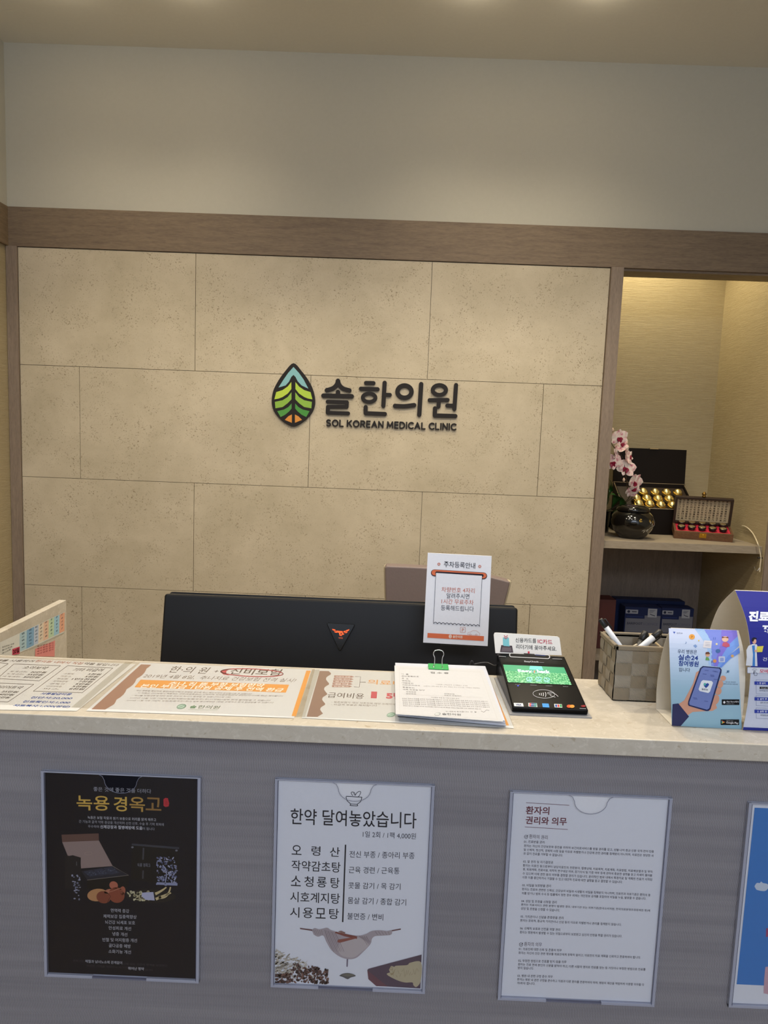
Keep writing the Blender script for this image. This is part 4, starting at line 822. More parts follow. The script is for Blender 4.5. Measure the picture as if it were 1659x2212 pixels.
P.line([(900, 868), (935, 862), (965, 872), (1000, 890), (1026, 914)], 5, Wl, 1); P.line([(900, 868), (905, 884), (925, 880), (935, 905), (960, 912), (992, 922)], 5, Wl, 1); P.line([(925, 880), (950, 886)], 4, Wl, 1)
P.poly([(495, 990), (605, 994), (615, 1034), (503, 1030)], 'd8dade', 1); P.text('VISA', (522, 1022), (592, 1025), 20, '2a3a6e', 2, .04)
P.poly([(670, 990), (772, 994), (778, 1040), (672, 1034)], 'c8d4d4', 1); P.poly([(682, 994), (706, 995), (702, 1032), (682, 1030)], 'c83a3c', 2); P.poly([(706, 995), (738, 996), (736, 1034), (702, 1032)], '2a4a8c', 2); P.poly([(738, 996), (768, 997), (768, 1036), (736, 1034)], '1c7a74', 2); P.line([(690, 1012), (760, 1016)], 5, 'd8dade', 3)
P.poly([(834, 996), (912, 999), (922, 1046), (842, 1042)], '4a94d8', 1)
for q in ((945, 0), (980, 32), (1015, 64)): pass
P.poly([(978, 1002), (1070, 1006), (1076, 1048), (984, 1044)], 'd0d8d4', 1)
for x, c in ((990, '2a4a9c'), (1018, 'b8343c'), (1046, '2c8a4a')): P.poly([(x, 1010), (x+22, 1011), (x+24, 1042), (x+2, 1040)], c, 2)
P.poly(ell(1158, 1030, 30, 19, 18), 'c8502c', 1); P.poly(ell(1192, 1032, 30, 19, 18), 'd8903c', 2); P.poly(ell(1318, 1028, 22, 12, 14), '6e1c20', 1); P.poly(ell(1334, 1028, 20, 12, 14), '8a2428', 2); P.line([(1284, 1056), (1358, 1060)], 5, '9a9da6', 1)
P.done('payment_logos', rd)
# slot head and loop
P = RP(.0006); P.line([(455+12, 418), (905, 440)], 52, 'b4b6ba', 0); P.line([(470, 418), (902, 440)], 36, '0a0a0c', 1); P.line([(620, 402), (740, 412)], 10, '26262a', 2); P.line([(760, 418), (870, 426)], 12, '2c3a68', 2)
P.line([(322, 435), (400, 440)], 6, '8c8e94', 2); P.line([(960, 464), (1070, 469)], 6, '8c8e94', 2); P.done('card_slot', rd)
# card slot sign
YC = ry1+.006; zl = aY(*Z6(670, 405), YC).z
def lean(y0, z0, deg):
    nl = Vector((0, -math.cos(math.radians(deg)), math.sin(math.radians(deg)))); o = Vector((0, 0, EYE)); p0 = Vector((0, y0, z0))
    return (lambda x, y: o+ray(x, y)*((p0-o).dot(nl)/ray(x, y).dot(nl))), nl
ch_, cn_ = lean(YC, zl, 24)
bm = NB(); q = [ch_(*Z6(*p_)) for p_ in [(278, 392), (1070, 418), (1048, 240), (1042, 210), (1020, 194), (290, 147), (268, 150), (258, 175)]]; prism(bm, q, (0, .0012, 0)); fixn(bm)
cs = thing('card_slot_sign', q[0], 'white rounded card sign standing up from the payment terminal top', 'sign'); obj('sign_card', bm, pm('e6e2dc', 0.5), cs)
P = Print(ch_, cn_, (0, .4, .91), Z6, base=.0003)
P.text('신용카드를', (517, 262), (765, 272), 54, '33302f', 1, .005, 4); P.text('IC카드', (782, 276), (957, 290), 56, 'c03a50', 1, .012, 4); P.text('리더기에 꽂아주세요.', (525, 340), (1008, 368), 54, '33302f', 1, .005, 4)
P.poly([(366, 206), (438, 208), (444, 312), (368, 306)], '7fc4cc', 1); P.poly([(346, 296), (476, 304), (490, 386), (332, 378)], '4f4448', 2); P.poly([(362, 322), (462, 326), (470, 374), (348, 370)], '6f6468', 3); P.poly([(368, 296), (376, 306), (448, 312), (446, 300)], '7fc4cc', 3)
for dy in (0, 22): P.line([(382, 184+dy), (402, 200+dy), (420, 182+dy)], 8, 'c03a50', 4)
P.poly([(664, 370), (686, 372), (684, 400), (664, 398)], 'c83a4c', 2); P.done('sign_print', cs)
# thin cable behind the ledge
bm = NB(); tube(bm, smoothpts([Vector((.10, 1.13, .95)), aY(1011, 1443, 1.13), aY(1025, 1435, 1.13), aY(1051, 1431.5, 1.13), aY(1068, 1438, 1.12), Vector((.195, 1.102, TOP+.018))], 6), .0013, 8); tag(obj('terminal_cable', bm, pm('2a2a2e', 0.4)), 'thin black cable arching out behind the payment terminal', 'cable')

# ================================================================ woven basket with markers
Z7 = zc(1260, 1260, 4.158)
bx0, bx1, by0, by1, bz = .349, .470, 1.003, 1.076, .0835
bs = thing('woven_basket', ((bx0+bx1)/2, (by0+by1)/2, TOP), 'taupe woven strap basket holding pens beside the payment terminal', 'basket')
def strap_mat(name, a, b_, sc):
    t = NT(name, 0.75, 0.3); wv = t.n('ShaderNodeTexWave'); wv.inputs['Scale'].default_value = sc; wv.inputs['Distortion'].default_value = 1.2; wv.inputs['Detail'].default_value = 1; wv.bands_direction = 'DIAGONAL'; t.l(t.mapping((1, 1, 1)), wv.inputs['Vector'])
    t.base(t.mix(wv.outputs['Fac'], a, b_)); t.bump(wv.outputs['Fac'], .6, .001); return t.M
MS1 = strap_mat('strap_brown', '8a7f6d', '978b78', 330); MS2 = strap_mat('strap_grey', '8d8578', 'aaa192', 280)
bm = NB(); t_ = .003
box(bm, (bx0, by0, TOP+.0004), (bx1, by0+t_, TOP+bz)); box(bm, (bx0, by1-t_, TOP+.0004), (bx1, by1, TOP+bz)); box(bm, (bx0, by0, TOP+.0004), (bx0+t_, by1, TOP+bz)); box(bm, (bx1-t_, by0, TOP+.0004), (bx1, by1, TOP+bz)); box(bm, (bx0, by0, TOP+.0004), (bx1, by1, TOP+.003)); obj('basket_wall', bm, MS2, bs)
cnt = 0
def patch(c, ux, un, hw, hh, mi, bm):
    n = 5; g_ = []
    for j in range(n):
        row = []
        for i in range(n):
            a_, c_ = (i/(n-1)*2-1), (j/(n-1)*2-1); bulge = (1-abs(a_)**3)*.0009 if mi == 0 else (1-abs(c_)**3)*.0009
            row.append(bm.verts.new(c+ux*(a_*hw)+Vector((0, 0, c_*hh))+un*bulge))
        g_.append(row)
    for j in range(n-1):
        for i in range(n-1): f = bm.faces.new([g_[j][i], g_[j][i+1], g_[j+1][i+1], g_[j+1][i]]); f.material_index = mi; f.smooth = True
bm = NB(); hh = bz*.92/4
for r_ in range(4):
    zc_ = TOP+.002+hh*(r_+.5)
    n_ = 5; wd = (bx1-bx0)/n_
    for k in range(n_): mi = (k+r_) % 2; patch(Vector((bx0+wd*(k+.5), by0-.0008, zc_)), Vector((1, 0, 0)), Vector((0, -1, 0)), wd/2, hh/2, mi, bm); patch(Vector((bx0+wd*(k+.5), by1-t_-.0004, zc_)), Vector((1, 0, 0)), Vector((0, -1, 0)), wd/2, hh/2, 1-mi, bm)
    n_ = 4; wd = (by1-by0)/n_
    for k in range(n_): mi = (k+r_+1) % 2; patch(Vector((bx0-.0008, by0+wd*(k+.5), zc_)), Vector((0, -1, 0)), Vector((-1, 0, 0)), wd/2, hh/2, mi, bm); patch(Vector((bx1+.0008, by0+wd*(k+.5), zc_)), Vector((0, 1, 0)), Vector((1, 0, 0)), wd/2, hh/2, mi, bm)
obj('woven_straps', bm, [MS1, MS2], bs)
bm = NB(); rim = [(bx0, by0), (bx1, by0), (bx1, by1), (bx0, by1)]
for i in range(4):
    a_, c_ = rim[i], rim[(i+1) % 4]; box(bm, (min(a_[0], c_[0])-.003, min(a_[1], c_[1])-.003, TOP+bz-.004), (max(a_[0], c_[0])+.003, max(a_[1], c_[1])+.003, TOP+bz+.003))
fixn(bm); obj('rim', bm, MS1, bs, bevel=.0012)
def marker(name, bot, top_, r, split, barrel, cap, label, cat, clip=True):
    bot, top_ = Vector(bot), Vector(top_); t = thing(name, bot, label, cat, 'pens in the woven basket'); d = (top_-bot).normalized(); L = (top_-bot).length
    bm = NB(); tube(bm, [bot, bot+d*.002, bot+d*L*split], [r*.7, r, r], 16); bd_ = obj('barrel', bm, barrel, t)
    if cap is not None:
        bm = NB(); tube(bm, [bot+d*L*split, bot+d*(L*split+.001), bot+d*(L-.002), top_], [r*.8, r*1.06, r*.95, r*.7], 16); cp = obj('cap', bm, cap, t)
        if clip: s = d.cross(Vector((0, 1, 0))).normalized()*-1; bm = NB(); tube(bm, [bot+d*(L-.004)+s*r*.6, bot+d*(L-.004)+s*r*1.5, bot+d*(L*split-.006)+s*r*1.45], .0012, 6); obj('clip', bm, cap, cp)
    return bd_, d
Mb = pm('141416', 0.4); Mw = pm('cfd4de', 0.4)
p1, p2 = aY(*Z7(335, 575), 1.030), aY(*Z7(152, 320), 1.045); dd = (p2-p1); bd_, d_ = marker('marker', p1-dd*.45, p2, .0042, .80, Mw, Mb, 'white marker with black clip cap leaning out of the basket to the left', 'marker')
p1, p2 = aY(*Z7(520, 575), 1.022), aY(*Z7(700, 425), 1.03); dd = p2-p1; marker('marker', p1-dd*.35, p2, .0048, .70, Mw, Mb, 'white marker with thick black cap leaning right in the basket', 'marker')
p1, p2 = aY(*Z7(500, 560), 1.040), aY(*Z7(562, 435), 1.05); dd = p2-p1; marker('marker', p1-dd*.45, p2, .0055, .55, Mb, Mb, 'all-black marker upright in the middle of the basket', 'marker', False)
p1, p2 = aY(*Z7(580, 560), 1.058), aY(*Z7(606, 450), 1.062); dd = p2-p1; marker('wooden_stick', p1-dd*.5, p2, .0015, .98, pm('cbb896', .6), None, 'thin pale wooden stick behind the two markers in the basket', 'stick')
p1, p2 = aY(*Z7(702, 572), 1.020), aY(*Z7(650, 535), 1.035); dd = p2-p1; marker('wooden_stick', p1-dd*.3+Vector((0, 0, -.002)), p2, .0017, .98, pm('cbb896', .6), None, 'short pale stick lying under the leaning marker cap', 'stick')
p1, p2 = aY(*Z7(425, 568), 1.022), aY(*Z7(482, 548), 1.035); dd = p2-p1; marker('wooden_stick', p1-dd*.2+Vector((0, 0, -.002)), p2, .0012, .98, pm('dcd2be', .6), None, 'short white stick lying at the front rim of the basket', 'stick')

# ================================================================ table tents
def tent(name, X0, X1, fprof, bprof, label, front_mat, band=None):
    """fprof, bprof: (Y,z) from the ledge to the ridge for the front and the back panel"""
    fs = [(v.x, v.y) for v in smoothpts([(y, z, 0) for y, z in fprof], 5)]; bs_ = [(v.x, v.y) for v in smoothpts([(y, z, 0) for y, z in bprof], 5)]
    t = thing(name, ((X0+X1)/2, (fprof[0][0]+bprof[0][0])/2, TOP+.0003), label, 'table card')
    th = .0006
    for nm, pr, sgn in (('front_panel', fs, 1), ('back_panel', bs_, -1)):
        bm = NB(); a_ = [[bm.verts.new((x, y+o, TOP+z)) for x in (X0, X1) for o in (0, sgn*th)] for y, z in pr]
        for p, q in zip(a_, a_[1:]):
            for i, j in ((0, 2), (2, 3), (3, 1), (1, 0)): f = bm.faces.new([p[i], p[j], q[j], q[i]]); f.smooth = False
        bm.faces.new([a_[0][0], a_[0][1], a_[0][3], a_[0][2]]); bm.faces.new([a_[-1][0], a_[-1][2], a_[-1][3], a_[-1][1]]); fixn(bm); obj(nm, bm, front_mat, t)
    bm = NB(); box(bm, (X0, fprof[0][0]+.0012, TOP+.0004), (X1, bprof[0][0]-.001, TOP+.001)); obj('base_flap', bm, pm('ddd6c8', .6), t)
    def gy(z):
        for (y0, z0), (y1, z1) in zip(fs, fs[1:]):
            if z <= z1: return y0+(y1-y0)*(z-z0)/max(1e-9, z1-z0)
        return fs[-1][0]
    def hit(x, y):
        Y = fs[0][0]
        for _ in range(12): p = aY(x, y, Y); Y = gy(min(max(p.z-TOP, 0), fs[-1][1]))
        p = aY(x, y, Y); return Vector((p.x, Y, p.z))
    return t, hit
t1, h1 = tent('table_tent', .4035, .4985, [(.9165, .0005), (.914, .035), (.917, .075), (.928, .108), (.946, .1315)], [(.974, .0005), (.978, .03), (.975, .065), (.964, .103), (.9475, .1315)], 'light blue curved card picturing a hand holding a phone, front right of ledge', pm('d8d2c6', .55))
P = Print(h1, (0, -1, .15), (0, 0, 1), Z7, base=.0003, dz=.00012); P.curved = 40
def tmat():
    t = NT('tent_sky', .5); sx = t.n('ShaderNodeSeparateXYZ'); t.l(t.tc, sx.inputs[0]); t.base(t.ramp(t.math('ADD', t.math('MULTIPLY', sx.outputs[2], 7.5), t.math('MULTIPLY', t.noise((1, 1, 1), 8, 2), .1)), [(0.0, '8ab4c8'), (.45, '9cc0d6'), (.7, 'b8cee6'), (1.0, 'c8d2ee')])); return t.M
P.grid([(767, 403), (1378, 422), (1424, 1312), (794, 1278)], tmat(), 0, 4, 40)
def curve2(P, a, c, b_, w0, w1, m, lay, n=10):
    L, R_ = [], []
    for i in range(n+1):
        t = i/n; x = a[0]*(1-t)**2+c[0]*2*t*(1-t)+b_[0]*t*t; y = a[1]*(1-t)**2+c[1]*2*t*(1-t)+b_[1]*t*t
        dx = 2*(c[0]-a[0])*(1-t)+2*(b_[0]-c[0])*t; dy = 2*(c[1]-a[1])*(1-t)+2*(b_[1]-c[1])*t; l = math.hypot(dx, dy) or 1; w_ = (w0+(w1-w0)*t)/2
        L.append((x-dy/l*w_, y+dx/l*w_)); R_.append((x+dy/l*w_, y-dx/l*w_))
    for i in range(n): P.poly([L[i], L[i+1], R_[i+1], R_[i]], m, lay)
P.poly([(1000, 406), (1082, 410), (1150, 520), (1160, 745), (1125, 735), (1110, 560)], 'a4c4ec', 1)
P.poly([(1078, 412), (1240, 418), (1232, 560), (1200, 680), (1175, 745), (1148, 740), (1150, 560), (1120, 470)], '7f8fe0', 1); P.poly([(1240, 418), (1376, 423), (1385, 475), (1290, 590), (1205, 745), (1172, 745), (1205, 640), (1232, 540)], '8478d8', 2)
P.poly([(1385, 475), (1398, 560), (1310, 640), (1225, 750), (1200, 748), (1250, 640), (1310, 545)], '7aa0e8', 3); P.poly([(1399, 575), (1404, 625), (1320, 675), (1238, 757), (1222, 752), (1300, 650)], '6a90e0', 4)
P.poly(ell(974, 480, 27, 24, 16), 'e0a050', 2); P.text('P', (966, 490), (982, 491), 20, 'c07c30', 3, .03); P.poly(ell(1036, 514, 7, 7, 8), 'd8c060', 2); P.poly([(985, 560), (1005, 548), (1022, 562), (1008, 582)], '7f9ccc', 2)
P.poly([(1085, 512), (1154, 516), (1146, 584), (1072, 576)], 'dcd8dc', 3)
for k in range(3): P.line([(1094, 530+k*14), (1136, 533+k*14)], 2.5, '8c90a8', 4)
P.poly(ell(1272, 500, 30, 26, 16), 'e0b8a0', 4); P.poly([(1242, 492), (1244, 476), (1260, 482), (1285, 482), (1298, 478), (1302, 494), (1272, 486)], '7a4a38', 5); P.poly([(1244, 562), (1252, 532), (1285, 526), (1312, 548), (1312, 568), (1280, 574)], 'c05c74', 4)
P.poly(ell(1115, 640, 20, 20, 14), 'd8a888', 3); P.poly([(1094, 636), (1098, 618), (1122, 614), (1138, 630), (1128, 636)], '6a4436', 4); P.poly([(1095, 690), (1100, 662), (1122, 664), (1134, 692)], '6fa05a', 3)
P.poly(ell(1208, 607, 22, 18, 12), '4a6fa8', 4); P.poly(ell(1178, 697, 16, 16, 14), 'd8945c', 4); P.poly(rrect(1212, 655, 1270, 708, 8), 'c0c8e0', 5); P.poly(rrect(1226, 668, 1258, 698, 6), '8c9cd0', 6); P.poly(ell(1336, 652, 14, 13, 10), 'd0a468', 5); P.poly(ell(1196, 545, 10, 9, 8), 'e4d8a8', 3)
P.text('♪', (912, 543), (926, 544), 22, '5f7fb0', 2); P.text('♫', (1278, 806), (1308, 808), 28, '5f84a8', 2); P.text('II', (1164, 504), (1186, 505), 20, '5c74c8', 3)
P.poly([(805, 434), (826, 435), (816, 452)], '3a55b0', 2); P.text('실손24', (836, 452), (888, 454), 14, '5a6478', 2)
P.text('우리 병원은', (845, 630), (1018, 636), 38, '2f3a55', 2, .005, 4); P.text('실손24', (848, 688), (1028, 694), 50, '27418c', 2, .025, 4); P.text('참여병원', (852, 742), (1032, 750), 50, '27418c', 2, .025, 4); P.text('입니다', (856, 792), (955, 796), 36, '2f3a55', 2, .005, 4)
P.poly([(800, 1085), (852, 1078), (948, 1196), (872, 1282), (794, 1278)], '33355c', 3)
Msk = 'd29c84'
P.poly([(852, 1086), (905, 1050), (985, 900), (1012, 800), (1035, 785), (1046, 800), (1040, 860), (1060, 1000), (1180, 1060), (1200, 1120), (1160, 1145), (1060, 1150), (980, 1155), (930, 1190)], Msk, 2)
for q in (((1254, 852), 26, 24, .2), ((1228, 905), 27, 36, .2), ((1210, 968), 30, 34, .3), ((1186, 1045), 32, 46, .35)): P.poly(ell(q[0][0], q[0][1], q[1], q[2], 16, q[3]), Msk, 3)
P.poly([(1072, 742), (1226, 756), (1240, 775), (1238, 800), (1140, 1130), (1120, 1146), (1100, 1146), (945, 1100), (937, 1085), (940, 1060), (1048, 760)], '28305c', 5); P.poly([(1078, 752), (1218, 765), (1228, 780), (1128, 1122), (1108, 1134), (952, 1090), (948, 1070), (1058, 765)], '7484c0', 6)
P.poly([(1072, 868), (1150, 876), (1162, 892), (1134, 972), (1118, 984), (1042, 966), (1032, 950), (1056, 880)], 'e8ecf2', 7); P.poly([(1076, 900), (1088, 892), (1100, 900), (1114, 894), (1126, 904), (1120, 920), (1098, 940), (1080, 920)], '2f4f9e', 8); P.poly([(1076, 900), (1088, 892), (1100, 902), (1092, 916), (1080, 916)], '57b4ac', 9); P.text('실손24', (1058, 956), (1114, 964), 18, '30364a', 8, .02)
for x, y in ((1090, 780), (1160, 787), (1176, 792), (1072, 812), (1140, 822), (1142, 832), (985, 1026), (990, 1036), (1085, 1056), (1170, 860)): P.line([(x, y), (x+30, y+3)], 6, '5a67a4', 7)
P.poly(rrect(1242, 1042, 1400, 1092, 4), '15161a', 3); P.poly(ell(1264, 1068, 10, 11, 12), 'e4e4e8', 4); P.text('App Store에서', (1282, 1070), (1392, 1074), 18, 'e4e4e8', 4, .01); P.text('다운로드 하기', (1282, 1084), (1350, 1086), 8, 'c4c4c8', 4)
P.poly(rrect(1232, 1222, 1398, 1272, 4), '15161a', 3); P.poly([(1240, 1230), (1240, 1260), (1250, 1245)], '3cb0a0', 4); P.poly([(1240, 1230), (1272, 1246), (1250, 1245)], 'd05848', 4); P.poly([(1240, 1260), (1272, 1246), (1250, 1245)], 'e0b040', 4); P.text('Google Play', (1280, 1262), (1390, 1268), 22, 'e4e4e8', 4, .015); P.text('다운로드 하기', (1282, 1238), (1342, 1241), 9, 'c4c4c8', 4)
P.text('실손24는 앱스토어', (1276, 890), (1366, 893), 11, '50607c', 3); P.text('플레이스토어에서 다운하세요', (1256, 908), (1386, 912), 11, '50607c', 3)
P.done('printed_front', t1)
t2, h2 = tent('table_tent', .4995, .640, [(.912, .0005), (.906, .05), (.910, .105), (.930, .150), (.968, .185)], [(1.045, .0005), (1.05, .05), (1.035, .10), (1.01, .15), (.9695, .185)], 'tall dark blue and white curved card with a doctor drawing at right edge', pm('d8d2c6', .55))
Z9 = zc(1440, 1340, 7.575)
P = Print(h2, (0, -1, .15), (0, 0, 1), Z7, base=.0003, dz=.00012); P.curved = 40
def T2(z0, z1, m, lay, u0=0, u1=1):
    bm = P.bm; k = P.mi(m); n = 16; prev = None
    fsm = smoothpts([(y, z, 0) for y, z in [(.912, .0005), (.906, .05), (.910, .105), (.930, .150), (.968, .185)]], 5)
    def gy(z):
        for a_, c_ in zip(fsm, fsm[1:]):
            if z <= c_.y: return a_.x+(c_.x-a_.x)*(z-a_.y)/max(1e-9, c_.y-a_.y)
        return fsm[-1].x
    for i in range(n+1):
        z = z0+(z1-z0)*i/n; y = gy(z)-.0003-.00012*lay; cur = [bm.verts.new((.4995+.1405*u, y, TOP+z)) for u in (u0, u1)]
        if prev: f = bm.faces.new([prev[0], prev[1], cur[1], cur[0]]); f.material_index = k
        prev = cur
zsp = h2(*Z7(1428, 765)).z-TOP
T2(.0006, .003+.002, '2c3590', 1); T2(.005, zsp, 'c9cfe2', 1); T2(zsp, .1845, '2a2f8c', 1)
P.text('진료', (1478, 340), (1662, 344), 92, 'e4e8f4', 3, .05, 4); P.text('제', (1596, 452), (1690, 455), 84, 'e4e8f4', 3, .05, 4); P.text('건강', (1608, 696), (1690, 700), 32, 'dfe4f2', 3, .005, 4)
# doctor
P.poly([(1482, 560), (1520, 544), (1556, 548), (1568, 580), (1556, 620), (1562, 744), (1458, 738), (1466, 660), (1462, 600)], 'd4d8e2', 3); P.poly([(1512, 560), (1538, 556), (1540, 744), (1516, 742), (1522, 640)], '3f7fc8', 4)
P.poly(ell(1534, 520, 18, 24, 14), 'd8a890', 4); P.poly([(1512, 520), (1510, 498), (1528, 484), (1552, 490), (1558, 500), (1534, 502), (1524, 524)], '20202c', 5); P.poly([(1556, 566), (1616, 562), (1604, 616), (1552, 618)], 'd8cc50', 5); P.poly(ell(1548, 606, 16, 9, 10), 'd8a890', 6)
P.loop([(1472, 752), (1680, 758), (1680, 812), (1472, 806)], 3, '8088a8', 3); P.poly([(1474, 754), (1680, 760), (1680, 810), (1474, 804)], 'd8dce8', 2); P.text('모바일', (1580, 804), (1700, 808), 34, 'c8405a', 3, .02, 4)
P.line([(1532, 780), (1534, 812), (1524, 806), (1538, 828), (1556, 828), (1560, 806), (1544, 800), (1540, 778)], 3, '40465c', 4)
for a_ in range(5): q = math.radians(-160+a_*35); P.line([(1536+14*math.cos(q), 782+12*math.sin(q)), (1536+24*math.cos(q), 782+20*math.sin(q))], 2.5, '40465c', 4)
for y, s, s2, y2 in ((880, '1. 앱 설치', '모바일건강보험', 990), (1022, '2. 설치 후 본인', '· 설치 후 본인인증', 1098), (1134, '3. 실행 및 제출', '· 비밀번호, 지문', 1212)):
    P.loop([(1550, y-16), (1700, y-12), (1700, y2+6), (1552, y2)], 2.5, '8a92b4', 3); P.poly([(1535, y), (1700, y+4), (1700, y+34), (1535, y+30)], '3344a4', 4); P.text(s, (1560, y+24), (1690 if len(s) > 8 else 1632, y+26), 18, 'e0e4f2', 5, .02); P.text(s2, (1578, y2-20), (1700, y2-17), 16, '4c5470', 4)
P.poly([(1582, 928), (1700, 931), (1700, 950), (1582, 948)], '17181c', 4); P.text('Google Play', (1592, 946), (1672, 948), 13, 'd8d8dc', 5)
P.done('printed_front', t2)

# ================================================================ poster holders on the counter front
YH = YP-.0052
def holder(tl_, tr_, bl_, br_, label, plabel, sheet_mat, rail=.0042):
    """outer corners on the sleeve front; the width and height are those of an A4 sleeve"""
    a_ = [aY(*q, YH) for q in (tl_, tr_, br_, bl_)]; x0, x1 = (a_[0].x+a_[3].x)/2, (a_[1].x+a_[2].x)/2; z1, z0 = (a_[0].z+a_[1].z)/2, (a_[2].z+a_[3].z)/2
    if x1-x0 < .1: x1 = x0+.2195
    t = thing('poster_holder', ((x0+x1)/2, YP-.003, z0), label, 'poster holder', 'clear sleeves on the counter front')
    bm = NB(); box(bm, (x0, YP-.0012, z0), (x1, YP-.0002, z1)); obj('back_plate', bm, M_edge, t)
    # front plate with thumb notch
    n = 14; cx_ = (x0+x1)/2; pts = [(x0, z0), (x1, z0), (x1, z1-.0015)]
    pts += [(cx_+.030, z1-.0015), (cx_+.025, z1-.004)]+[(cx_+.022*math.cos(math.radians(a)), z1-.010-.017*math.sin(math.radians(a))) for a in range(0, 181, 12)]+[(cx_-.025, z1-.004), (cx_-.030, z1-.0015), (x0, z1-.0015)]
    bm = NB(); prism(bm, [(x, YH, z) for x, z in pts], (0, .0012, 0)); fixn(bm); obj('front_plate', bm, M_clear, t)
    bm = NB(); e = [(x, YH-.0002, z) for x, z in pts[3:-1]]; tube(bm, e, .00035, 6); obj('notch_edge', bm, pm('7c8096', .2), t)
    for s in (0, 1):
        xx = x0 if s == 0 else x1-rail; bm = NB(); box(bm, (xx, YH-.0004, z0), (xx+rail, YP-.0013, z1)); rl = obj('side_rail', bm, M_edge, t, bevel=.0005)
        bm = NB(); xi = x0+rail if s == 0 else x1-rail-.0005; box(bm, (xi, YH-.0006, z0+.003), (xi+.0005, YH-.0003, z1-.002)); obj('rail_line', bm, pm('3c3e58', .3), rl)
    w_ = x1-x0
    for u0, u1 in ((0.0, .31), (.66, 1.0)): bm = NB(); box(bm, (x0+w_*u0, YH-.0005, z0), (x0+w_*u1, YP-.0013, z0+.0042)); obj('bottom_rail', bm, M_edge, t, bevel=.0005)
    bm = NB(); box(bm, (x0+w_*.31, YH+.0006, z0), (x0+w_*.66, YP-.0013, z0+.0018)); obj('bottom_rail', bm, pm('6a6c80', .3), t)
    bm = NB(); box(bm, (x0, YH-.0003, z1-.0018), (x1, YH+.0008, z1)); obj('top_edge', bm, M_edge, t)
    YSH = YP-.0022; ps = bpy.data.objects
    bm = NB(); sx0, sx1, sz0, sz1 = x0+rail+.0003, x1-rail-.0003, z0+.0045, z1-.0012; box(bm, (sx0, YSH, sz0), (sx1, YSH+.0004, sz1))
    pt = thing('poster', ((sx0+sx1)/2, YSH, sz0), plabel, 'poster', 'posters in the clear sleeves'); obj('sheet', bm, sheet_mat, pt)
    return pt, (sx0, sx1, sz0, sz1), (lambda x, y: aY(x, y, YSH))
Mposter = pm('d6d7de', .5)
# 1: black poster
pt, sr, hp_ = holder((92.3, 1664.6), (438.2, 1681), (91.6, 2108), (425, 2125.7), 'clear plastic sleeve on the counter front, leftmost, holding the black poster', 'black poster with gold Korean title and gift boxes, leftmost on the counter', pm('0f101a', .45, spec=.15))
Za = zc(70, 1650, 4.254); Zb2 = zc(70, 1900, 4.254)
P = Print(hp_, (0, -1, 0), (0, 0, 1), Za, base=.0002, dz=.00008)
P.text('좋은 것에 좋은 것을 더하다', (562, 250), (1092, 272), 40, '9a9aa4', 1, 0, 3)
for s, x0_, x1_, y, c in (('녹용', 408, 708, 430, 'c8a24c'), ('경', 748, 870, 438, 'c8a44e'), ('옥', 893, 1035, 442, 'b08a44'), ('고', 1042, 1185, 430, '8f6c3a')): P.text(s, (x0_, y-6), (x1_, y), 135 if s != '고' else 118, c, 2, .012, 4)
P.poly([(1205, 325), (1222, 312), (1245, 314), (1252, 340), (1258, 362), (1252, 390), (1225, 396), (1206, 385)], 'b42e38', 1); P.text('공진', (1222, 372), (1240, 374), 34, '701820', 2)
P.text('녹용은 보혈 작용과 원기 보충으로 머리를 맑게 해주고', (508, 505), (1138, 528), 28, 'b8b8c0', 1); P.text('간 기능과 골격 약화 증상을 개선하며 산전 산후, 수술 후 기력 회복에', (428, 542), (1208, 572), 28, '9a9aa4', 1); P.text('우수하며', (512, 586), (612, 590), 26, '9a9aa4', 1); P.text('신체강장과 질병예방에 도움', (624, 592), (1012, 606), 32, 'c4c4cc', 1, .012); P.text('이 됩니다', (1015, 606), (1124, 612), 26, '9a9aa4', 1)
P.poly([(268, 650), (610, 638), (612, 704), (275, 718)], '5e443c', 1); P.poly([(275, 718), (612, 704), (738, 938), (448, 960), (440, 862), (325, 842)], '8a7670', 1); P.loop(ell(515, 822, 34, 14, 14, -.05), 2, 'a08a7c', 2)
P.poly([(300, 852), (372, 838), (446, 860), (442, 1149), (300, 1149)], '17161a', 2); P.text('녹용경옥고', (404, 935), (411, 936), 40, '8c8c94', 3)
for k in range(26): P.poly(ell(366+rj.random()*74, 1010+rj.random()*236, 5+rj.random()*7, 4+rj.random()*7, 7), ('8c8ea0', '6c6f84')[k % 2], 3)
P.poly([(450, 985), (738, 938), (885, 1022), (505, 1066)], '20222c', 2); P.line([(738, 938), (885, 1022), (505, 1066)], 3, '8a8078', 3); P.poly([(505, 1070), (885, 1026), (890, 1100), (860, 1150), (500, 1149)], '0a0a0c', 2)
for k in range(3):
    x = 470+k*92; P.poly([(x, 988-k*16), (x+76, 974-k*16), (x+150, 1020-k*10), (x+60, 1038-k*10)], '2c3040', 3)
    for j in range(10): P.poly(ell(x+40+rj.random()*80, 992-k*13+rj.random()*28, 6, 3, 6), '4c5264', 4)
P.poly([(915, 735), (1350, 770), (1330, 1120), (905, 1060)], '0c0c0e', 1); P.poly([(915, 730), (1350, 764), (1348, 784), (913, 748)], '34363f', 2); P.poly([(1015, 770), (1030, 771), (1024, 880), (1010, 879)], '3e3e44', 2); P.poly([(1012, 978), (1026, 979), (1022, 1055), (1008, 1054)], '3e3e44', 2)
P.text('녹용 경옥고', (965, 942), (1085, 948), 26, '7c7c88', 2); P.text('녹용 보혈고', (968, 920), (1082, 922), 10, '6c6c78', 2)
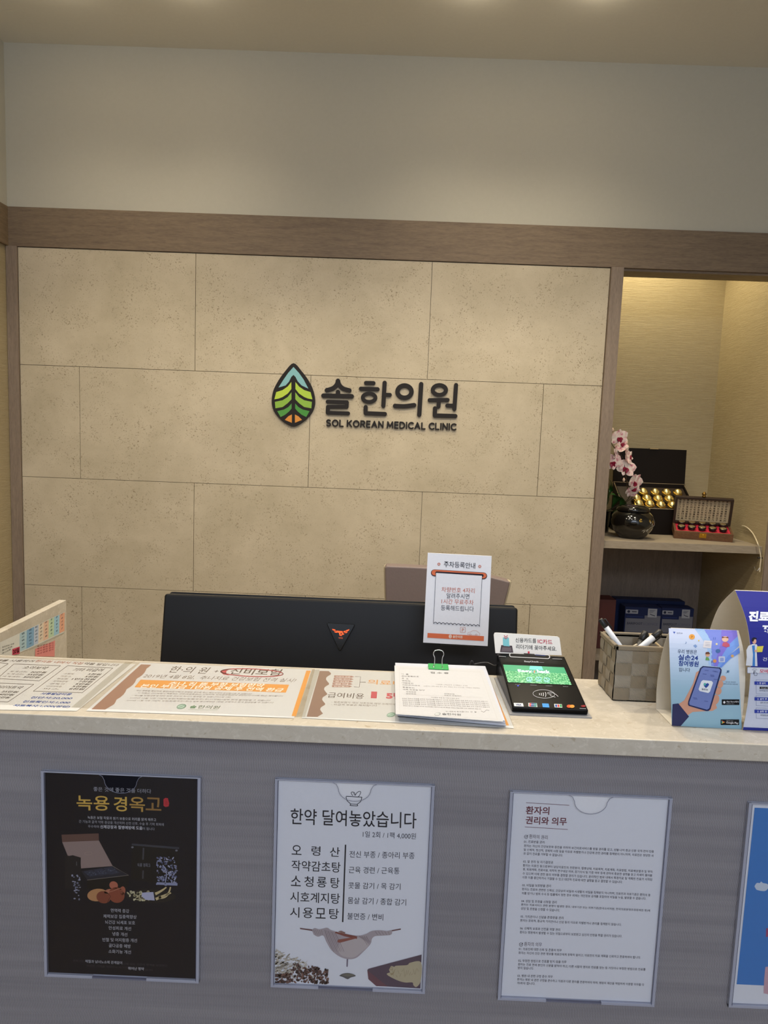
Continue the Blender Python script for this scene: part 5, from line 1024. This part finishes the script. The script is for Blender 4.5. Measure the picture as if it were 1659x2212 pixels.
for k in range(120):
    u, v = rj.random(), rj.random(); x, y = 1145+u*185-v*6, 850+v*262+u*8
    P.poly(ell(x, y, 6+rj.random()*11, 3+rj.random()*6, 7, rj.random()*3), ('9a9cb4', '7e82a0', '5c6080')[k % 3], 2)
P.line([(1220, 1100), (1235, 1020), (1225, 960), (1200, 930)], 8, '9a9cb4', 3); P.line([(1235, 1020), (1290, 985)], 6, '9a9cb4', 3); P.poly([(1145, 1085), (1335, 1095), (1333, 1118), (1140, 1108)], '8488a4', 3)
for q in ((920, 765), (1325, 795)): P.poly(ell(q[0], q[1], 12, 9, 8), '6a6a74', 3)
P.cv = Zb2
for q, c in (((600, 140, 95, 58, -.1), 'b07f54'), ((655, 160, 66, 56, .3), '7a3e2c'), ((748, 50, 40, 36, .4), 'a8604a'), ((775, 140, 76, 70, .6), '84432f'), ((830, 100, 26, 40, .1), '9a5640'), ((700, 110, 40, 24, -.3), 'a86a52')): P.poly(ell(*q[:4], 20, q[4]), c, 3+int(q[0] > 620)+int(q[0] > 740))
P.line([(690, 210), (720, 150), (690, 120)], 4, '3c1c14', 6); P.line([(700, 115), (760, 95), (812, 75)], 3, 'c08a70', 6)
P.poly(ell(1090, 150, 230, 62, 24, .02), '1c1a18', 1)
for k in range(46): P.poly(ell(880+rj.random()*190, 85+rj.random()*85+15, 9+rj.random()*10, 7+rj.random()*6, 6, rj.random()*3), ('b4ab86', 'c8c09c', '9a9070')[k % 3], 3)
P.poly([(1010, 118), (1112, 112), (1125, 190), (1042, 184), (1004, 150)], 'a8a8c0', 4)
for a_, c_, e_ in (((1130, 130), (1180, 110), (1232, 68)), ((1135, 178), (1220, 140), (1275, 120)), ((1160, 160), (1250, 180), (1270, 66))): curve2(P, a_, c_, e_, 26, 12, 'c0ad80', 4)
for k, (s, x0_, x1_) in enumerate((('면역력 증강', 722, 890), ('체력보강 집중력향상', 653, 958), ('뇌건강 뇌세포 보호', 668, 944), ('만성피로 개선', 703, 907), ('냉증 개선', 736, 873), ('빈혈 및 어지럼증 개선', 645, 962), ('골다공증 예방', 703, 904), ('소화기능 개선', 700, 906))): P.text(s, (x0_, 298+k*53.8), (x1_, 306+k*53.9), 34, 'b4b4bc', 1, 0, 3)
P.text('경옥고는', (372, 752), (474, 756), 18, '3a3a42', 1); P.text('체질과 남녀노소에 관계없이', (486, 762), (826, 778), 28, 'a8a8b0', 1, .01); P.text('신체 모든 기관의 면역을 보강하고', (835, 782), (1240, 800), 20, '3a3a42', 1); P.text('허약한 기력을 채워주는 최고의', (498, 800), (872, 818), 20, '33333b', 1); P.text('뛰어난 명약', (880, 828), (1026, 834), 28, 'b4b4bc', 1, .012); P.text('입니다', (1035, 836), (1108, 840), 18, '3a3a42', 1)
P.done('poster_print', pt)
# 2: white herbal menu
pt, sr, hp_ = holder((594.7, 1682), (938.3, 1697.5), (583.3, 2133), (919.3, 2146.8), 'clear plastic sleeve on the counter front holding the herbal medicine menu', 'white poster with a bowl icon and a list of five herbal medicines', Mposter)
Za = zc(570, 1670, 4.366); Zb2 = zc(570, 1920, 4.366)
P = Print(hp_, (0, -1, 0), (0, 0, 1), Za, base=.0002, dz=.00008); K = '1c1c26'
P.line(sm2([(775, 218), (785, 258), (818, 290), (815, 304), (882, 308), (882, 292), (912, 268), (924, 226)])+[(924, 226), (775, 218)], 6, K, 1); P.line([(815, 290), (882, 294)], 5, K, 1)
P.line(sm2([(838, 212), (824, 190), (830, 178), (852, 182), (862, 204)]), 5, K, 1); P.line([(845, 186), (856, 208)], 4, K, 1); P.line(sm2([(862, 210), (880, 182), (905, 172), (914, 182), (900, 212), (890, 222)]), 5, K, 1)
P.text('한약 달여놓았습니다', (250, 482), (1437, 522), 150, K, 1, .006, 4); P.text('1일 2회 / 1팩 4,000원', (932, 606), (1432, 626), 60, '33333f', 1, 0, 4)
def spaced(chs, xs, y0, y1, h):
    for c, (a_, e_) in zip(chs, xs): P.text(c, (a_, y0+(y1-y0)*(a_-250)/470), (e_, y0+(y1-y0)*(e_-250)/470), h, K, 1, .004, 4)
spaced('오령산', ((262, 355), (448, 532), (622, 715)), 766, 790, 90); P.text('작약감초탕', (260, 918), (722, 938), 98, K, 1, .004, 4); spaced('소청룡탕', ((255, 348), (380, 466), (500, 590), (628, 712)), 1062, 1086, 98)
P.text('전신 부종 / 종아리 부종', (806, 794), (1420, 810), 62, '2b2b36', 1, 0, 4); P.text('근육 경련 / 근육통', (800, 942), (1278, 952), 62, '2b2b36', 1, 0, 4); P.text('콧물 감기 / 목 감기', (796, 1088), (1288, 1100), 60, '2b2b36', 1, 0, 4)
P.cv = lambda x, y: Za(x, y)
P.poly([(764, 674), (777, 674), (750, 1404), (737, 1404)], K, 1)
P.cv = Zb2
P.text('시호계지탕', (248, 122), (716, 142), 98, K, 1, .004, 4); spaced('시용모탕', ((246, 334), (366, 462), (488, 582), (614, 706)), 268, 286, 98)
P.text('몸살 감기 / 종합 감기', (790, 138), (1340, 158), 62, '2b2b36', 1, 0, 4); P.text('불면증 / 변비', (786, 286), (1125, 298), 62, '2b2b36', 1, 0, 4)
# hammock of cloth
P.poly([(340, 366), (458, 382), (456, 396), (342, 378)], '6a4a4c', 2); P.poly([(1206, 388), (1292, 372), (1292, 384), (1208, 400)], '6a4a4c', 2)
P.poly(sm2([(452, 388), (480, 368), (520, 380), (560, 372), (600, 366), (640, 390), (760, 420), (880, 440), (960, 425), (1020, 395), (1100, 390), (1160, 396), (1205, 390), (1200, 430), (1120, 440), (1050, 445), (1020, 470), (1005, 520), (930, 600), (870, 650), (800, 662), (720, 640), (640, 580), (590, 500), (560, 440), (510, 450), (470, 430)]), 'a3989c', 2)
P.poly(sm2([(720, 500), (800, 470), (880, 455), (990, 520), (900, 610), (840, 645), (740, 630), (690, 570)]), 'b3a8a8', 3)
for k in range(7): curve2(P, (575+k*16, 385+k*4), (600+k*18, 480), (660+k*16, 590), 5, 3, ('7c6e70', '8e8084')[k % 2], 4)
for k in range(4): curve2(P, (900+k*22, 445), (950+k*14, 470+k*10), (975+k*10, 530-k*12), 6, 3, '807274', 4)
for k in range(5): P.line([(470+k*18, 385), (490+k*16, 430)], 4, '857878', 4); P.line([(1050+k*30, 400), (1075+k*28, 432)], 4, '857878', 4)
P.poly([(668, 412), (680, 402), (880, 446), (878, 470), (760, 445)], '7c4740', 5); P.poly([(692, 500), (700, 476), (850, 452), (880, 462), (720, 505)], '8a5248', 6); P.poly([(700, 400), (730, 392), (770, 410), (760, 425)], '8a6a60', 5)
P.poly([(780, 660), (796, 660), (792, 725), (788, 736), (778, 730)], '7a7280', 3); P.poly(sm2([(710, 818), (740, 800), (790, 792), (840, 802), (866, 820), (820, 834), (790, 850), (750, 832)]), '5c5a5a', 3); P.poly(sm2([(728, 812), (790, 796), (850, 812), (790, 826)]), '6e6a60', 4)
cl3 = lambda x: min(max(x, 106), 1476)
for k in range(170):
    x = 110+abs(rj.gauss(0, 1))*150; y = 830-rj.random()*(260-(x-110)*.45) if x < 640 else 840; y = max(y, 545+(x-110)*.5 if x < 480 else 720)
    if y > 880: y = 860
    r_ = 10+rj.random()*26; P.poly([(cl3(a_), min(e_, 880+(a_-110)*.03)) for a_, e_ in ell(cl3(x), y, r_, 3+rj.random()*7, 7, rj.uniform(-1.2, .9))], ('a8a096', 'b8b0a2', '8c8478', 'c0b8aa')[k % 4], 3+k % 3)
for k in range(230):
    x = 106+rj.random()*500; y = 700+abs(x-330)*.16+rj.random()*170; 
    if x < 260: y = max(y, 800-(260-x)*-.1)
    if y > 885: y = 880
    P.poly([(cl3(a_), min(e_, 884+(a_-110)*.03)) for a_, e_ in ell(x, y, 8+rj.random()*14, 6+rj.random()*9, 6, rj.random()*3)], ('4e3a38', '604642', '3c2e2e', '75564c', '5a4440')[k % 5], 6+k % 3)
P.poly([(975, 765), (985, 752), (1488, 618), (1476, 938), (1170, 920)], '574854', 3); P.poly([(975, 765), (1170, 920), (1060, 916), (985, 850)], '6a4850', 2)
P.poly(sm2([(1180, 760), (1200, 726), (1230, 732), (1250, 722), (1350, 716), (1380, 694), (1482, 690), (1480, 860), (1440, 922), (1410, 905), (1400, 880), (1330, 880), (1260, 860), (1180, 820), (1160, 798), (1190, 785)]), 'b0a488', 5)
for k in range(14): P.line([(1210+k*18, 745+rj.random()*90), (1222+k*18, 748+rj.random()*90)], 3, '8f8268', 6)
P.loop(ell(1200, 748, 12, 14, 10), 3, '8a7458', 6); P.poly(sm2([(1190, 790), (1215, 790), (1235, 760), (1222, 800), (1200, 812)]), '9a8a6a', 6)
P.done('poster_print', pt)
# 3: patients' rights
pt, sr, hp_ = holder((1097, 1708.8), (1449, 1725.3), (1079.4, 2163.3), (1418, 2172.7), "clear plastic sleeve on the counter front holding the patients' rights sheet", "white sheet of dense Korean text, patients' rights, with a maroon heading", Mposter)
Za = zc(1070, 1690, 4.254); Zb2 = zc(1070, 1940, 4.254)
P = Print(hp_, (0, -1, 0), (0, 0, 1), Za, base=.0002, dz=.00008); K = '3a3640'; MR = '6a3440'
P.line([(284, 186), (678, 210)], 4, MR, 1); P.line([(272, 408), (664, 432)], 4, MR, 1); P.text('환자의', (278, 292), (494, 298), 74, MR, 1, .02, 4); P.text('권리와 의무', (276, 382), (654, 396), 72, MR, 1, .02, 4)
def head(x, y, s, x1_, y1_): P.loop(ell(x+18, y-14, 16, 16, 14), 3.5, K, 1); P.line([(x+9, y-17), (x+17, y-9), (x+36, y-30)], 4, K, 1); P.text(s, (x+46, y), (x1_, y1_), 38, '4a3c48', 1, 0, 3)
def body(lines):
    for s, x0_, y0_, x1_, y1_ in lines: P.text(s, (x0_, y0_), (x1_, y1_), 25, K, 1, .004, 2)
head(264, 514, '환자의 권리', 478, 524)
body((('01. 진료받을 권리', 262, 556, 450, 562), ('환자는 자신의 건강보호와 증진을 위하여 보건의료서비스를 받을 권리를 갖고, 성별·나이·종교·신분·국적·언어·인종', 262, 594, 1456, 648), ('및 신체적, 정신적, 경제적 사정 등을 이유로 차별받거나 건강에 관한 권리를 침해받지 아니하며, 의료진은 정당한 사', 260, 630, 1454, 686), ('유 없이 진료를 거부할 수 없습니다.', 258, 664, 618, 682),
      ('02. 알 권리 및 자기결정권', 254, 738, 528, 748), ('환자는 의료진 등으로부터 담당의료진의 전문분야, 질병상태, 치료목적, 치료계획, 치료방법, 치료예상결과 및 부작', 252, 774, 1444, 834), ('용, 퇴원계획, 진료비용, 의학적 연구대상 여부, 장기이식 및 기증 여부 등에 관하여 충분한 설명을 듣고 자세히 물어볼', 252, 810, 1440, 868), ('수 있으며 이에 관한 동의 여부를 결정할 권리가 있습니다. 윤리적인 범위 내에서 특정치료 및 계획된 진료가 시작된', 250, 848, 1440, 905), ('이후 이를 중단하거나 거절할 수 있고 대안적 진료에 대한 설명을 듣고 결정할 수 있습니다.', 248, 884, 1168, 928),
      ('03. 비밀을 보호받을 권리', 246, 956, 510, 964), ('환자는 진료와 관련된 신체상, 건강상의 비밀과 사생활의 비밀을 침해받지 아니하며, 의료진과 의료기관은 환자의 동', 244, 992, 1424, 1048), ('의를 받거나 범죄 수사 등 법률에서 정한 경우 외에는 개인정보 공개를 포함하여 비밀을 누설, 발표할 수 없습니다.', 242, 1030, 1384, 1080)))
P.cv = Zb2
body((('04. 상담 및 조정을 신청할 권리', 238, 38, 562, 50), ('환자는 의료서비스 관련 분쟁이 발생한 경우, 내부기관 또는 외부기관(한국소비자원, 한국의료분쟁조정중재원 등)에', 236, 72, 1420, 128), ('상담 및 조정을 신청할 수 있습니다.', 234, 106, 590, 124), ('05. 가치관이나 신념을 존중받을 권리', 230, 180, 624, 194), ('환자는 문화적, 종교적 가치관이나 신념 등의 이유로 차별받거나 권리를 침해받지 않습니다.', 228, 216, 1158, 256),
      ('06. 신체적 보호와 안전을 위할 권리', 226, 288, 594, 302), ('환자는 병원에서 발생할 수 있는 위험으로부터 보호받고 심신의 안정을 취할 권리가 있습니다.', 224, 324, 1164, 362)))
head(218, 440, '환자의 의무', 426, 446)
body((('01. 의료진에 대한 신뢰 및 존중의 의무', 214, 478, 608, 492), ('환자는 자신의 건강 관련 정보를 의료진에게 정확히 알리고, 의료진의 치료 계획을 신뢰하고 존중하여야 합니다.', 212, 514, 1334, 558), ('02. 부정한 방법으로 진료를 받지 않을 의무', 210, 586, 652, 598), ('환자는 진료 전에 본인의 신분을 밝혀야 하고, 다른 사람의 명의로 진료를 받는 등 거짓이나 부정한 방법으로 진료를', 208, 620, 1378, 668), ('받지 않습니다.', 206, 652, 352, 658), ('03. 병원 내 관련 규정 준수 의무', 202, 724, 526, 734), ('환자는 병원 내 관련 규정을 준수하고 직원과 다른 환자를 존중하여야 하며, 병원의 재산을 적법하게 이용할 의무를 다', 200, 758, 1366, 808), ('하여야 합니다.', 200, 792, 366, 798)))
P.done('poster_print', pt)
# 4: blue poster cut by the frame
pt, sr, hp_ = holder((1614.5, 1734), (1700, 1738), (1577, 2176.4), (1660, 2180), 'clear plastic sleeve on the counter front, rightmost, holding the blue poster', 'blue sky poster with small white cloud and white lower band, rightmost', Mposter)
Zc = zc(1540, 1680, 4.16)
P = Print(hp_, (0, -1, 0), (0, 0, 1), Zc, base=.0002, dz=.00008)
q4 = [hp_(*Zc(368, 268)), hp_(*Zc(218, 1855))]
def W4(x0, x1, z0, z1, m, lay):
    n_ = [P.bm.verts.new((x, YP-.0022-.0002-.00008*lay, z)) for x, z in ((x0, z0), (x1, z0), (x1, z1), (x0, z1))]; f = P.bm.faces.new(n_); f.material_index = P.mi(m)
bx_l = (q4[0].x+q4[1].x)/2; W4(bx_l, sr[1]-.004, q4[1].z, q4[0].z, '3f78bc', 1)
P.poly(sm2([(372, 975), (392, 945), (420, 945), (432, 932), (450, 945), (490, 955), (495, 990), (470, 1015), (430, 1015), (390, 1005)]), 'c0cad8', 2)
P.poly([(478, 1350), (560, 1352), (555, 1430), (474, 1428)], '9a4a6c', 2); P.poly([(470, 1700), (520, 1690), (520, 1950), (455, 1935), (460, 1800)], 'c09aa4', 2)
P.done('poster_print', pt)

bpy.data.scenes.remove(TS); bpy.data.objects.remove(TXT[1]); bpy.data.curves.remove(TXT[0])
